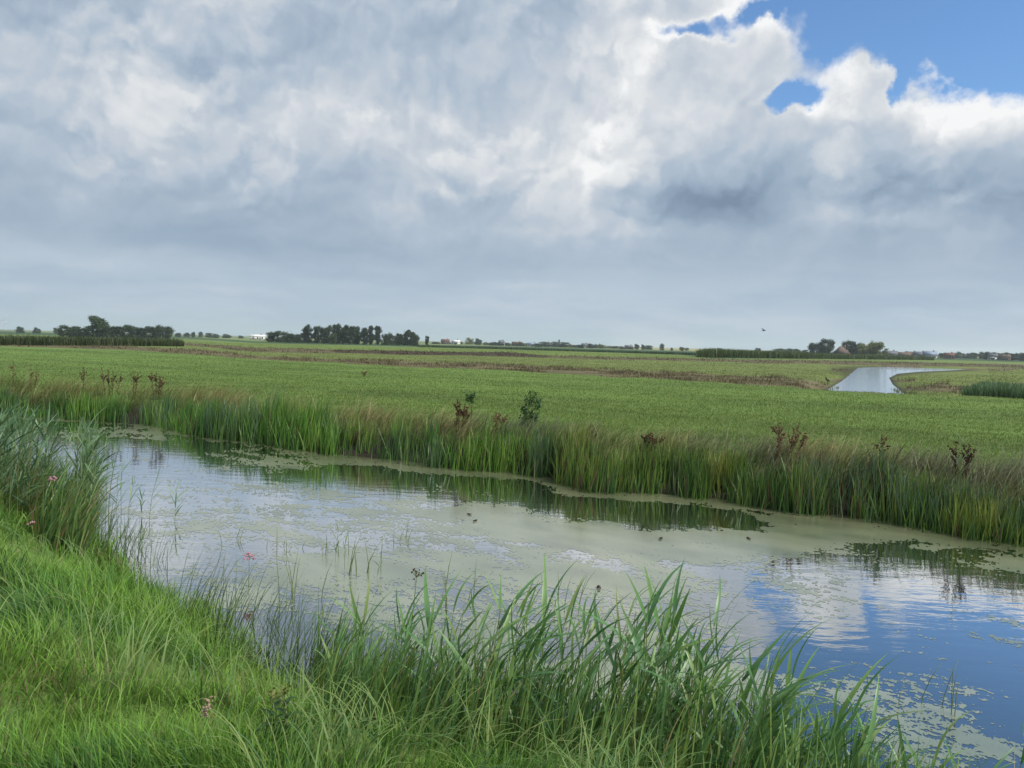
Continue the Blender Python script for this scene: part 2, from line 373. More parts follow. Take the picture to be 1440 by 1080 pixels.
def build_ground():
    th = np.unique(np.concatenate((np.radians(np.arange(-180, -46, 3.0)), np.radians(np.arange(-46, 46.01, 0.22)), np.radians(np.arange(48, 180.1, 3.0)))))
    r = [0.0, 0.4]
    while r[-1] < 7000: r.append(r[-1] + max(0.07, r[-1] * (0.012 if r[-1] < 150 else 0.03)))
    r = np.array(r); R, T = np.meshgrid(r, th, indexing='ij')
    V = np.c_[(R * np.sin(T)).ravel(), (R * np.cos(T)).ravel(), np.zeros(R.size)]
    V[:, 2] = height(V)
    nr, nt_ = R.shape; i = np.arange(nr - 1)[:, None] * nt_ + np.arange(nt_ - 1)[None, :]
    q = np.stack((i, i + 1, i + nt_ + 1, i + nt_), -1)[:, :, ::-1].reshape(-1)
    m, nt, p, out = material('ground_cover')
    tc = nt.nodes.new('ShaderNodeTexCoord'); ob = E(nt, tc.outputs['Object'])
    n = noise(nt, ob, 9.0, 5.0, 0.65); n2 = noise(nt, ob, 1.3, 3.0, 0.5)
    c = mixc(nt, 1.0, attr(nt), ((n - .5) * 1.1 + (n2 - .5) * .5 + 1.0).ramp([(0, (0, 0, 0)), (1, (1, 1, 1))]), 'MULTIPLY')
    nt.links.new(c.s, p.inputs['Base Color']); p.inputs['Roughness'].default_value = 0.9; p.inputs['Specular IOR Level'].default_value = 0.15
    bp = nt.nodes.new('ShaderNodeBump'); bp.inputs['Strength'].default_value = 0.6; bp.inputs['Distance'].default_value = 0.05
    nt.links.new(n.s, bp.inputs['Height']); nt.links.new(bp.outputs[0], p.inputs['Normal'])
    tint = ground_tint(V)
    a, b = ab(V); wet_dark = (sst(-V[:, 2], -0.12, 0.05) * (np.hypot(V[:, 0], V[:, 1]) < 135))[:, None]
    a, b = ab(V); tf = b - FARB(a); wet_dark = np.maximum(wet_dark, ((tf > -1) * sst(tf, .85, .45))[:, None])       # ground colour also darkened in a strip under the bulrushes
    tint = tint * (1 - wet_dark) + np.array((.03, .026, .018)) * wet_dark
    o = obj('ground', make_mesh('ground', V, q, np.arange(len(q) // 4) * 4, m, tint, True))
    tag(o, 'flat polder ground under the grass fields and canal banks', kind='structure')

def water_material(name, tint, wave=0.0028):
    m, nt, p, out = material(name)
    p.inputs['Base Color'].default_value = (*tint, 1); p.inputs['Roughness'].default_value = 0.6; p.inputs['Specular IOR Level'].default_value = 0.0
    gl = nt.nodes.new('ShaderNodeBsdfGlossy'); gl.inputs['Roughness'].default_value = 0.025; gl.inputs['Color'].default_value = (.93, .95, .97, 1)
    geo = nt.nodes.new('ShaderNodeNewGeometry'); pos = E(nt, geo.outputs['Position'])
    mp = nt.nodes.new('ShaderNodeMapping'); mp.inputs['Rotation'].default_value = (0, 0, math.radians(12)); mp.inputs['Scale'].default_value = (1.0, 2.6, 1.0)
    nt.links.new(pos.s, mp.inputs[0]); mv = E(nt, mp.outputs[0])
    h = noise(nt, mv, 2.2, 3.0, 0.5) + noise(nt, mv, 11.0, 2.0, 0.5) * 0.10
    bp = nt.nodes.new('ShaderNodeBump'); bp.inputs['Strength'].default_value = 1.0; bp.inputs['Distance'].default_value = wave
    nt.links.new(h.s, bp.inputs['Height']); nt.links.new(bp.outputs[0], gl.inputs['Normal'])
    lw = nt.nodes.new('ShaderNodeLayerWeight'); lw.inputs[0].default_value = 0.5
    fac = E(nt, lw.outputs['Facing']).ramp([(0.0, (.05,) * 3), (0.45, (.20,) * 3), (0.62, (.44,) * 3), (0.79, (.84,) * 3), (1.0, (1,) * 3)])
    mx = nt.nodes.new('ShaderNodeMixShader'); nt.links.new(fac.s, mx.inputs[0])
    nt.links.new(p.outputs[0], mx.inputs[1]); nt.links.new(gl.outputs[0], mx.inputs[2]); nt.links.new(mx.outputs[0], out.inputs[0])
    return m
def build_water():
    m = water_material('canal_water', (.016, .024, .016))
    aa = np.linspace(-45, 60, 60); V = []
    for a in aa:
        for b in (NEARB(a) - 1.2, FARB(a) + 0.6):
            p = EA * a + EB * b; V.append((p[0], p[1], 0.0))
    loops = []
    for i in range(len(aa) - 1): loops += [2 * i, 2 * i + 2, 2 * i + 3, 2 * i + 1]
    o = obj('canal_water', make_mesh('canal_water', V, loops, np.arange(len(aa) - 1) * 4, m)); tag(o, 'still canal water mirroring the clouds', kind='structure')
    c = POND.mean(0); P = POND + (POND - c) / np.linalg.norm(POND - c, axis=1)[:, None] * 1.2
    o = obj('pond_water', make_mesh('pond_water', np.c_[P, np.zeros(len(P))][::-1], np.arange(len(P)), [0], water_material('rippled_water', (.06, .07, .07), .007))); tag(o, 'pale wide water channel beyond the field', kind='structure')
build_ground(); build_water()

# ------------------------------------------------------------------ grass and blades
def blades(name, P, h, w, head, lean, bend, root, tip, seg=4, mat=None, yaw=None, prof=0.0, parent=None):
    """N tapering blades, each a bent strip, all in one mesh"""
    N = len(P); f = lambda v: np.broadcast_to(np.asarray(v, float), (N,))
    h, w, head, lean, bend = map(f, (h, w, head, lean, bend))
    yaw = RNG.uniform(-1.2, 1.2, N) if yaw is None else f(yaw)
    hd = np.c_[np.sin(head), np.cos(head)]; sd = np.c_[np.cos(head + yaw), -np.sin(head + yaw)]
    V = np.zeros((N, 2 * seg + 1, 3)); C = np.zeros((N, 2 * seg + 1, 3)); p = np.array(P, float).copy()
    root = np.broadcast_to(root, (N, 3)); tip = np.broadcast_to(tip, (N, 3))
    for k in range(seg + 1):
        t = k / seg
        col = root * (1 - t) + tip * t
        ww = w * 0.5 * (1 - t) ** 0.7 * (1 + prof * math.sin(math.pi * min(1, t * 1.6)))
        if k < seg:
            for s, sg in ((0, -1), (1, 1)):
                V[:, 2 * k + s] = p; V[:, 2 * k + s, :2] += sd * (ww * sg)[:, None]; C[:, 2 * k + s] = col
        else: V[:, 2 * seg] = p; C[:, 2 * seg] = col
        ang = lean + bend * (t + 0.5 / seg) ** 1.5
        st = h / seg
        p = p.copy(); p[:, :2] += hd * (np.sin(ang) * st)[:, None]; p[:, 2] += np.cos(ang) * st
    nv = 2 * seg + 1; base = np.arange(N)[:, None] * nv
    pat = []
    for k in range(seg - 1): pat += [2 * k, 2 * k + 1, 2 * k + 3, 2 * k + 2]
    pat += [2 * seg - 2, 2 * seg - 1, 2 * seg]
    st = np.array([4 * k for k in range(seg)])
    loops = (base + np.array(pat)[None]).ravel(); starts = (np.arange(N)[:, None] * len(pat) + st[None]).ravel()
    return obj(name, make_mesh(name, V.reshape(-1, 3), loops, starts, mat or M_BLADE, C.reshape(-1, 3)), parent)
def wedge(n, r0, r1, a0=-48, a1=48, power=1.0):
    """random ground points, thinning out with distance as 1/r**power (per unit of angle and radius)"""
    u = RNG.random(n); th = np.radians(RNG.uniform(a0, a1, n))
    r = r0 * (r1 / r0) ** u if power == 1 else 1 / (1 / r0 + u * (1 / r1 - 1 / r0))
    P = np.c_[r * np.sin(th), r * np.cos(th), np.zeros(n)]; return P, r
def mixcol(u, *cols):
    u = np.clip(u, 0, .9999) * (len(cols) - 1); i = u.astype(int); f = (u - i)[:, None]; c = np.array(cols, float)
    return c[i] * (1 - f) + c[i + 1] * f

def build_near_grass():
    P, r = wedge(250000, 1.5, 11, -52, 46); a, b = ab(P); tn = NEARB(a) - b
    k = tn > 0.02; P, r, tn = P[k], r[k], tn[k]; P[:, 2] = height(P) - 0.01; N = len(P)
    cl = fbm(P[:, 0] * 2.3, P[:, 1] * 2.3, 3, 5); c2 = fbm(P[:, 0] * .8, P[:, 1] * .8, 3, 9)
    keep = RNG.random(N) < np.clip(0.12 + 2.2 * (cl - .3), .08, 1); P, r, tn, cl, c2 = P[keep], r[keep], tn[keep], cl[keep], c2[keep]; N = len(P)
    h = (0.05 + 0.19 * cl) * RNG.uniform(.5, 1.4, N) * (1 + .3 * sst(c2, .45, .7))
    head = fbm(P[:, 0] * 1.6, P[:, 1] * 1.6, 2, 15) * 14 + RNG.normal(0, 1.2, N)
    u = np.clip(fbm(P[:, 0] * 1.7, P[:, 1] * 1.7, 3, 25) * 1.7 - .24 + RNG.normal(0, .24, N), 0, 1)
    tipc = mixcol(u, (.055, .145, .045), (.105, .23, .042), (.155, .31, .045), (.215, .355, .06)) * RNG.uniform(.7, 1.35, N)[:, None]
    dry = RNG.random(N) < .02 + .16 * sst(fbm(P[:, 0] * 1.1, P[:, 1] * 1.1, 3, 29), .58, .75); tipc[dry] = mixcol(RNG.random(dry.sum()), (.34, .29, .15), (.20, .15, .08))
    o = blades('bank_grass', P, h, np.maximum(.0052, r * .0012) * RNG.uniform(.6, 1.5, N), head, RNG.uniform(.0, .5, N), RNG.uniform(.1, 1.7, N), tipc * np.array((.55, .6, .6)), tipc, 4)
    tag(o, 'lush long bright green grass covering the near bank', 'grass', kind='stuff')
    P, r = wedge(6000, 1.8, 9, -50, 14); a, b = ab(P); tn = NEARB(a) - b
    k = (tn > .1) & (fbm(P[:, 0] * 1.4, P[:, 1] * 1.4, 3, 19) > .46); P, r = P[k], r[k]; P[:, 2] = height(P); N = len(P)
    tipc = mixcol(RNG.random(N), (.08, .17, .07), (.15, .27, .07), (.22, .33, .10), (.28, .33, .12))
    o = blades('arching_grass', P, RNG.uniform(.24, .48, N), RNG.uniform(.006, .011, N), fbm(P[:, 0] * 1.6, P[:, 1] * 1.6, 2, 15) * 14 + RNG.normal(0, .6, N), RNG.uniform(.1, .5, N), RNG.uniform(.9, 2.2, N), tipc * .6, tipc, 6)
    tag(o, 'longer arching pale grass blades scattered over the near bank', 'grass', kind='stuff')
    # taller, darker blades along the near waterline
    P, r = wedge(30000, 2.6, 13, -46, 44); a, b = ab(P); tn = NEARB(a) - b
    px, py, ok = project(P)
    k = (tn > -.28) & (tn < .45) & (fbm(P[:, 0] * 1.9, P[:, 1] * 1.9, 2, 77) + RNG.normal(0, .08, len(P)) > .47); P, r, px = P[k], r[k], px[k]; P[:, 2] = height(P) - .02; N = len(P)
    u = RNG.random(N); tipc = mixcol(u, (.045, .085, .028), (.065, .125, .035), (.10, .18, .05), (.14, .18, .06))
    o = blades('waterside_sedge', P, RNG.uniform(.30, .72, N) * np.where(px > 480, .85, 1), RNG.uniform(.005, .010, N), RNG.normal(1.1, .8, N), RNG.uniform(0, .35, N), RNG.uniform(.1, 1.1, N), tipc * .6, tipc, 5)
    tag(o, 'dark arching sedge blades along the near waterline', 'sedge', kind='stuff')
    # the dense green understorey of the reeds at the bottom right
    P, r = wedge(30000, 2.4, 6.2, -16, 42); a, b = ab(P); tn = NEARB(a) - b; px, py, ok = project(P)
    k = (tn > -.35) & (tn < .9) & (px > 440) & (RNG.random(len(P)) < .26 - .20 * sst(px, 1000, 1300)); P, r, tn = P[k], r[k], tn[k]; P[:, 2] = height(P) - .02; N = len(P)
    u = RNG.random(N); tipc = mixcol(u, (.055, .135, .045), (.095, .20, .06), (.14, .26, .065), (.22, .29, .07)); dry = RNG.random(N) < .05; tipc[dry] = (.33, .27, .14)
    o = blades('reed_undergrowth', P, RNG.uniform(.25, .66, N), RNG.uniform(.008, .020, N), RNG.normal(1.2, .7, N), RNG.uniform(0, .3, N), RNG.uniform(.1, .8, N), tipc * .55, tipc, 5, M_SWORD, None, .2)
    tag(o, 'thick green leaf undergrowth between the foreground reeds', 'undergrowth', kind='stuff')

def build_left_undergrowth():
    P = []
    while len(P) < 2100:
        x, y = RNG.uniform(-120, 118), RNG.uniform(640, 790); p = gp(x, y, 0.1); a_, b_ = ab(np.array([[p.x, p.y]])); tn = float(NEARB(a_)[0] - b_[0])
        if -.45 < tn < .7: P.append((p.x, p.y, 0))
    P = np.array(P); P[:, 2] = height(P) - .02; N = len(P); c = mixcol(RNG.random(N), (.055, .125, .045), (.09, .18, .06), (.13, .23, .055), (.18, .26, .06))
    dry = RNG.random(N) < .14; c[dry] = (.34, .27, .15)
    o = blades('reed_stand_undergrowth', P, RNG.uniform(.35, .95, N), RNG.uniform(.010, .020, N), RNG.normal(1.3, .7, N), RNG.uniform(0, .35, N), RNG.uniform(.2, 1.2, N), c * .6, c, 5, M_SWORD, None, .2)
    tag(o, 'thick leafy undergrowth at the foot of the left reed stand', 'undergrowth', kind='stuff')
build_left_undergrowth()
def far_strip(n, t0, t1, seed):
    a = RNG.uniform(-14, 34, n); a = np.where(RNG.random(n) < .0, a, a)
    w = 1 / (8 + np.maximum(0, a + 2)); k = RNG.random(n) < w / w.max(); a = a[k]
    t = RNG.uniform(t0, t1, len(a)); b = FARB(a) + t
    P = np.c_[EA[0] * a + EB[0] * b, EA[1] * a + EB[1] * b, np.zeros(len(a))]; P[:, 2] = height(P) - .03
    px, py, ok = project(P); k = ok & (px > -150) & (px < 1600)
    return P[k], a[k], t[k], px[k]
def build_far_bank():
    P, a, t, px = far_strip(120000, -.26, .50, 1); N = len(P)
    n = fbm(a * 2.6, t * 2, 3, 51); n2 = fbm(a * .5, t, 2, 61)
    k = (RNG.random(N) < np.clip(.16 + 2.4 * (n - .34), .10, 1) * np.where(t < -.10, .35, 1)); P, a, t, px, n, n2 = P[k], a[k], t[k], px[k], n[k], n2[k]; N = len(P)
    bushy = np.exp(-((px - 385) / 85) ** 2); lf = sst(px, 330, 200)
    h = (.60 + .62 * (n2 - .5) + .55 * (n - .5) + .24 * bushy - .05 * lf) * RNG.uniform(.6, 1.2, N) * (1 - .18 * sst(t, .15, .55))
    u = np.clip(fbm(a * 2.2, t * 3, 2, 71) * 1.5 - .3 + RNG.normal(0, .26, N), 0, 1)
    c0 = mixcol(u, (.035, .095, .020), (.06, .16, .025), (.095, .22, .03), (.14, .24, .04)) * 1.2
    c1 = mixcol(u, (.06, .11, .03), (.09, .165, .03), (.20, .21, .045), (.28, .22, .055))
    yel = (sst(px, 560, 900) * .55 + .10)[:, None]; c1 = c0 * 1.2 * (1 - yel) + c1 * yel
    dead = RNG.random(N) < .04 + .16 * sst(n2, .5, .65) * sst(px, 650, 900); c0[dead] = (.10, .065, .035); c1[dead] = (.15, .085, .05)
    pale = RNG.random(N) < .012; c0[pale] = c1[pale] = (.34, .31, .17)
    blue = (fbm(a * .9, t, 2, 81) > .60) & (RNG.random(N) < .6); c1[blue] = (.085, .15, .085)
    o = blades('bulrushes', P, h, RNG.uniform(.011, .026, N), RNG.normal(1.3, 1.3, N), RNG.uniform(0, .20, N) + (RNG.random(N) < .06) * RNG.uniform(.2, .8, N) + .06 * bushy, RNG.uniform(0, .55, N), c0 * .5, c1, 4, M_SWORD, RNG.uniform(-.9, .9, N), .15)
    tag(o, 'dense upright green bulrush leaves lining the far bank', 'bulrushes', kind='stuff')
    P, a, t, px = far_strip(130000, .28, 1.9, 2); N = len(P)
    n = fbm(a * 1.1, t * 1.4, 3, 91); n2 = fbm(a * .45, t * .6, 2, 92)
    k = RNG.random(N) < np.clip(.25 + 2.0 * (n - .32), .12, 1) * np.clip(1.75 - t, .05, 1); P, a, t, px, n, n2 = P[k], a[k], t[k], px[k], n[k], n2[k]; N = len(P)
    lf = sst(px, 420, 150)
    h = (.40 + .30 * n2 + .10 * lf) * RNG.uniform(.6, 1.3, N) * (1 - .55 * sst(t, .9, 1.8))
    u = np.clip(n2 * 1.6 - .25 + RNG.normal(0, .24, N), 0, 1)
    c = mixcol(u, (.13, .20, .055), (.22, .25, .09), (.36, .33, .16), (.34, .28, .14))
    rus = (fbm(a * 1.5, t * 2, 2, 97) > .66) & (RNG.random(N) < .22); c[rus] = (.18, .10, .06)
    bl = (fbm(a * .8, t, 2, 95) > .58) & (px > 650); c[bl] = c[bl] * .4 + np.array((.13, .165, .11)) * .6
    o = blades('tussock_grass', P, h, RNG.uniform(.008, .016, N), RNG.normal(1.45, .7, N), RNG.uniform(.1, .6, N), RNG.uniform(.5, 1.7, N), c * .6, c, 4)
    tag(o, 'wind-combed tan and olive tussock grass on top of the far bank', 'grass', kind='stuff')

def build_fields():
    P, r = wedge(420000, 11, 75, -44, 44, 2); a, b = ab(P); tf = b - FARB(a); P[:, 2] = .56; px, py, ok = project(P)
    k = (tf > .75) & (py > FIELD_END(px) - 1.0) & (py < 800); P, r = P[k], r[k]; P[:, 2] = height(P) - .01; N = len(P)
    n = fbm(P[:, 0] * .8, P[:, 1] * .8, 3, 101); row = fbm(P[:, 0] * .12 + P[:, 1] * .1, P[:, 1] * .55, 3, 111)
    c = ground_tint(P) * (1.0 + .22 * n + .15 * (row - .5))[:, None] * RNG.uniform(.88, 1.22, N)[:, None]
    c[:, 0] *= RNG.uniform(.85, 1.35, N); dry = RNG.random(N) < .02; c[dry] = (.26, .25, .11)
    o = blades('field_grass', P, RNG.uniform(.04, .08, N) * (.8 + .5 * n), np.maximum(.006, r * .0007) * RNG.uniform(.7, 1.3, N), RNG.normal(1.3, 1.4, N), RNG.uniform(.1, .7, N), RNG.uniform(.1, 1.0, N), c * .75, c * 1.12, 2)
    tag(o, 'short bright green pasture grass on the field across the canal', 'grass', kind='stuff')
    # the rougher strips beyond the field
    P, r = wedge(300000, 26, 260, -42, 42, 2); P[:, 2] = .36; px, py, ok = project(P)
    inp = poly_sd(P[:, :2], POND)
    k = (py < FIELD_END(px)) & (py > Z_PALE(px) - 1) & (inp > .35); P, r, px, py = P[k], r[k], px[k], py[k]; P[:, 2] = height(P) - .02; N = len(P)
    c = ground_tint(P); brown = (c[:, 0] > c[:, 1] * 1.05); n = fbm(P[:, 0] * .7, P[:, 1] * .7, 3, 121)
    h = np.where(brown, .06 + .24 * sst(n, .45, .75), .04 + .07 * n) * RNG.uniform(.6, 1.4, N)
    h = h * np.where((px > 1250) & (px < 1390) & (py < 527) & (py > 514), .25, 1)
    k = np.where(brown, n > .40, True) & (RNG.random(N) < .8); P, r, c, h, n = P[k], r[k], c[k], h[k], n[k]; N = len(P)
    c = c * RNG.uniform(.8, 1.35, N)[:, None]; pur = RNG.random(N) < .05; c[pur] *= np.array((1.15, .85, .95))
    o = blades('rough_grass', P, h, np.maximum(.012, r * .0009) * RNG.uniform(.7, 1.4, N), RNG.normal(1.3, 1.4, N), RNG.uniform(0, .6, N), RNG.uniform(.2, 1.0, N), c * .8, c * 1.1, 2)
    tag(o, 'rough brown and olive grass strips beyond the green field', 'rough grass', kind='stuff')
build_near_grass(); build_far_bank(); build_fields()

# ------------------------------------------------------------------ duckweed on the water
WEED = [  # photo pixels: x, y, rx, ry, amount
    (200, 610, 130, 8, .42), (340, 632, 90, 9, .5), (470, 655, 110, 12, 1.1), (620, 676, 60, 5, .4), (560, 645, 110, 8, 1.0), (700, 668, 90, 8, 1.1), (800, 690, 60, 12, 1.0), (900, 702, 90, 10, 1.1), (1010, 712, 70, 8, .9), (1100, 735, 60, 22, 1.1), (1200, 748, 90, 20, 1.1), (1320, 768, 90, 20, .9), (1440, 785, 90, 22, .9),
    (690, 715, 60, 14, .55), (820, 745, 110, 24, 1.05), (960, 765, 120, 24, 1.1), (1080, 768, 60, 18, .9), (700, 745, 120, 18, .6), (560, 720, 110, 20, .42),
    (640, 800, 190, 26, .50), (880, 820, 130, 22, .62), (760, 870, 200, 36, .48), (470, 800, 120, 30, .40), (300, 740, 150, 36, .34), (330, 830, 150, 30, .30), (540, 870, 160, 30, .38),
    (1150, 822, 85, 17, .85), (990, 890, 90, 30, .60), (1020, 960, 120, 34, .62), (880, 950, 120, 40, .46), (1110, 900, 40, 30, .2),
    (1190, 985, 60, 16, .50), (1330, 1000, 80, 18, .48), (1390, 1050, 80, 28, .46), (1240, 1040, 60, 26, .26), (440, 690, 120, 16, .30), (640, 935, 140, 34, .4)]
OPEN = [(540, 672, 90, 13, 1.0), (660, 690, 90, 12, 1.2), (770, 704, 70, 12, 1.2), (870, 720, 60, 13, 1.3), (990, 731, 70, 12, 1.3), (1060, 737, 26, 6, 1.0), (460, 668, 60, 7, .6), (260, 626, 130, 8, .9), (1240, 768, 50, 6, .7), (1330, 782, 80, 8, .7), (1300, 860, 240, 50, .9), (1250, 920, 200, 40, .9)]
def build_duckweed():
    th = np.radians(np.arange(-37, 38, 0.062)); r = [3.3]
    while r[-1] < 26: r.append(r[-1] + max(.012, .00055 * r[-1] ** 2))
    R, T = np.meshgrid(np.array(r), th, indexing='ij')
    X, Y = (R * np.sin(T)).ravel(), (R * np.cos(T)).ravel(); P = np.c_[X, Y, np.zeros(X.size)]
    px, py, ok = project(P); a, b = ab(P)
    wx, wy = (fbm(a * .9, b * 1.6, 4, 201) - .5) * 90, (fbm(a * .9 + 40, b * 1.6, 4, 202) - .5) * 22
    px, py = px + wx, py + wy
    D = np.zeros(X.size)
    for x, y, rx, ry, k in WEED: D += k * np.exp(-((px - x) / rx) ** 2 - ((py - y) / ry) ** 2)
    D = 1.05 * np.tanh(D / 1.05)
    for x, y, rx, ry, k in OPEN: D -= k * np.exp(-((px - x) / rx) ** 2 - ((py - y) / ry) ** 2)
    tf0 = b - FARB(a) + (fbm(a * 1.3, b * .5, 3, 240) - .5) * .5
    D = np.maximum(D, (.74 * sst(px, 380, 520) + .42 * (1 - sst(px, 380, 520))) * np.exp(-((tf0 + .22) / .42) ** 2))
    D -= .75 * np.exp(-((tf0 + 1.15) / .38) ** 2) * sst(px, 1130, 1040) * sst(px, 380, 480)
    n = fbm(a * 2.2, b * 4.2, 5, 211, .62); fine = fbm(a * 21.3 + b * 3, b * 37.7, 4, 221, .85)
    F = D - .31 + (n - .5) * 1.25 + (fine - .5) * 1.5
    tn, tf = NEARB(a) - b, b - FARB(a)
    F = np.where((tn > .05) | (tf > .25), -1, F).reshape(R.shape)
    # marching squares: clip every grid cell where the field is positive
    nr, nc = R.shape; XY = np.stack((X, Y), 1).reshape(nr, nc, 2)
    c = [(0, 0), (0, 1), (1, 1), (1, 0)]
    f = np.stack([F[i:nr - 1 + i, j:nc - 1 + j] for i, j in c], -1).reshape(-1, 4)
    p = np.stack([XY[i:nr - 1 + i, j:nc - 1 + j] for i, j in c], -2).reshape(-1, 4, 2)
    pos = (f > 0).sum(1); V, loops, starts = [], [], []
    full = p[pos == 4]; nv = len(full) * 4
    V = [full.reshape(-1, 2)]; L = [np.arange(nv)]; Sx = [np.arange(len(full)) * 4]; off = nv; lo = nv
    part = np.where((pos > 0) & (pos < 4))[0]
    ev, el_, es = [], [], []
    for i in part.tolist():
        ff, pp = f[i], p[i]; es.append(lo); 
        for k in range(4):
            g, h2 = ff[k], ff[(k + 1) & 3]
            if g > 0: ev.append(pp[k]); el_.append(off); off += 1; lo += 1
            if (g > 0) != (h2 > 0):
                t = g / (g - h2); ev.append(pp[k] + (pp[(k + 1) & 3] - pp[k]) * t); el_.append(off); off += 1; lo += 1
    V = np.concatenate((V[0], np.array(ev))); V3 = np.c_[V, np.full(len(V), .0015)]
    loops = np.concatenate((L[0], np.array(el_))); starts = np.concatenate((Sx[0], np.array(es)))
    a, b = ab(V3); px, py, ok = project(V3)
    u = np.clip(fbm(a * 1.5, b * 3, 3, 231) * 1.4 - .2 + .12 * RNG.normal(0, 1, len(V3)), 0, 1)
    C = mixcol(u, (.11, .135, .075), (.16, .185, .105), (.205, .23, .135), (.25, .265, .165))
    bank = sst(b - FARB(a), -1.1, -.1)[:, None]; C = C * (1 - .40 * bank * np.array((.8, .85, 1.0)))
    m, nt, pb, out = material('duckweed')
    nt.links.new(attr(nt).s, pb.inputs['Base Color']); pb.inputs['Roughness'].default_value = .30; pb.inputs['Specular IOR Level'].default_value = .6
    geo = nt.nodes.new('ShaderNodeNewGeometry'); nz = noise(nt, E(nt, geo.outputs['Position']), 120.0, 2.0, .6)
    bp = nt.nodes.new('ShaderNodeBump'); bp.inputs['Strength'].default_value = .25; bp.inputs['Distance'].default_value = .004
    nt.links.new(nz.s, bp.inputs['Height']); nt.links.new(bp.outputs[0], pb.inputs['Normal'])
    gl = nt.nodes.new('ShaderNodeBsdfGlossy'); gl.inputs['Roughness'].default_value = .16
    lw = nt.nodes.new('ShaderNodeLayerWeight'); lw.inputs[0].default_value = .5; mx = nt.nodes.new('ShaderNodeMixShader')
    nt.links.new(E(nt, lw.outputs['Facing']).ramp([(.4, (.06,) * 3), (.8, (.36,) * 3), (1, (.6,) * 3)]).s, mx.inputs[0])
    nt.links.new(pb.outputs[0], mx.inputs[1]); nt.links.new(gl.outputs[0], mx.inputs[2]); nt.links.new(mx.outputs[0], out.inputs[0])
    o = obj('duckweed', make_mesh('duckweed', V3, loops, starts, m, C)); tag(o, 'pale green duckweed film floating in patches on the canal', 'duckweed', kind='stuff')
build_duckweed()

# ------------------------------------------------------------------ mesh bits shared by copies
def tube_mesh(name, pts, rad, mat, sides=5):
    pts = [Vector(p) for p in pts]; V, L = [], []
    for i, p in enumerate(pts):
        t = (pts[min(i + 1, len(pts) - 1)] - pts[max(i - 1, 0)]).normalized()
        x = t.orthogonal().normalized() if abs(t.z) < .95 else Vector((1, 0, 0)); x = (x - t * x.dot(t)).normalized(); y = t.cross(x)
        for k in range(sides):
            an = 2 * math.pi * k / sides; V.append(p + (x * math.cos(an) + y * math.sin(an)) * rad[i])
    st = []
    for i in range(len(pts) - 1):
        for k in range(sides):
            st.append(len(L)); L += [i * sides + k, i * sides + (k + 1) % sides, (i + 1) * sides + (k + 1) % sides, (i + 1) * sides + k]
    st.append(len(L)); L += list(range((len(pts) - 1) * sides, len(pts) * sides))
    return V, L, st
def join(parts):
    V, L, Sx = [], [], []
    for v, l, s in parts:
        o, q = len(V), len(L); V += [tuple(x) for x in v]; L += [i + o for i in l]; Sx += [i + q for i in s]
    return V, L, Sx
def mesh_of(name, parts, mat, smooth=True):
    V, L, Sx = join(parts); return make_mesh(name, np.array(V), L, Sx, mat, None, smooth)
def box(x0, x1, y0, y1, z0, z1):
    V = [(x, y, z) for z in (z0, z1) for y in (y0, y1) for x in (x0, x1)]
    return V, [0, 2, 3, 1, 4, 5, 7, 6, 0, 1, 5, 4, 2, 6, 7, 3, 0, 4, 6, 2, 1, 3, 7, 5], [0, 4, 8, 12, 16, 20]
def lump(c, r, n=6, seed=0):
    """small faceted seed or bud"""
    V, L, st = [], [], []; rr = random.Random(seed)
    c = Vector(c); rings = 3
    V.append(c - Vector((0, 0, r)))
    for i in range(1, rings):
        ph = math.pi * i / rings
        for k in range(n):
            an = 2 * math.pi * k / n; q = r * rr.uniform(.8, 1.2)
            V.append(c + Vector((math.sin(ph) * math.cos(an), math.sin(ph) * math.sin(an), -math.cos(ph))) * q)
    V.append(c + Vector((0, 0, r))); top = len(V) - 1
    for k in range(n):
        st.append(len(L)); L += [0, 1 + (k + 1) % n, 1 + k]
        st.append(len(L)); L += [1 + k, 1 + (k + 1) % n, 1 + n + (k + 1) % n, 1 + n + k]
        st.append(len(L)); L += [1 + n + k, 1 + n + (k + 1) % n, top]
    return V, L, st

def leaf_mesh(name, length, width, rise, droop, mat, seg=7):
    """reed leaf growing along +X: V-shaped section, widest at a third, bending over"""
    V, L, st = [], [], []; p = Vector((0, 0, 0))
    for k in range(seg + 1):
        t = k / seg; ang = rise - droop * t ** 1.4
        w = width * .5 * min(1, (.35 + 2.6 * t)) * (1 - t ** 1.7) + .0006
        V += [p + Vector((0, -w, w * .22)), p, p + Vector((0, w, w * .22))]
        p = p + Vector((math.cos(ang), 0, math.sin(ang))) * (length / seg)
    for k in range(seg):
        for s in (0, 1): st.append(len(L)); i = 3 * k + s; L += [i, i + 3, i + 4, i + 1]
    return make_mesh(name, np.array([tuple(v) for v in V]), L, st, mat, None, True)
LEAVES, STEMS = {}, {}
for key, mat in (('g', M_REED), ('b', M_REEDBLUE)):
    LEAVES[key] = [leaf_mesh('leaf', l, w, r, dr, mat) for l, w, r, dr in
                   ((.30, .024, 1.05, .45), (.36, .029, .95, .6), (.42, .030, .9, .9), (.34, .034, 1.1, .3), (.27, .024, 1.2, .2), (.46, .034, .85, .75), (.38, .028, 1.0, 1.3), (.24, .019, 1.15, .5))]
STEM_SHAPES = []
for k in range(5):
    bend = (.02, .10, .05, .16, .0)[k]; STEM_SHAPES.append(lambda t, b=bend, k=k: Vector((b * t * t + .015 * math.sin(3 * t + k), .02 * math.sin(2.2 * t + 2 * k) * t, t)))
    STEMS[k] = mesh_of('stem', [tube_mesh('s', [STEM_SHAPES[k](i / 7) for i in range(8)], [.0048 * (1 - .65 * i / 7) for i in range(8)], None, 5)], M_STEM)
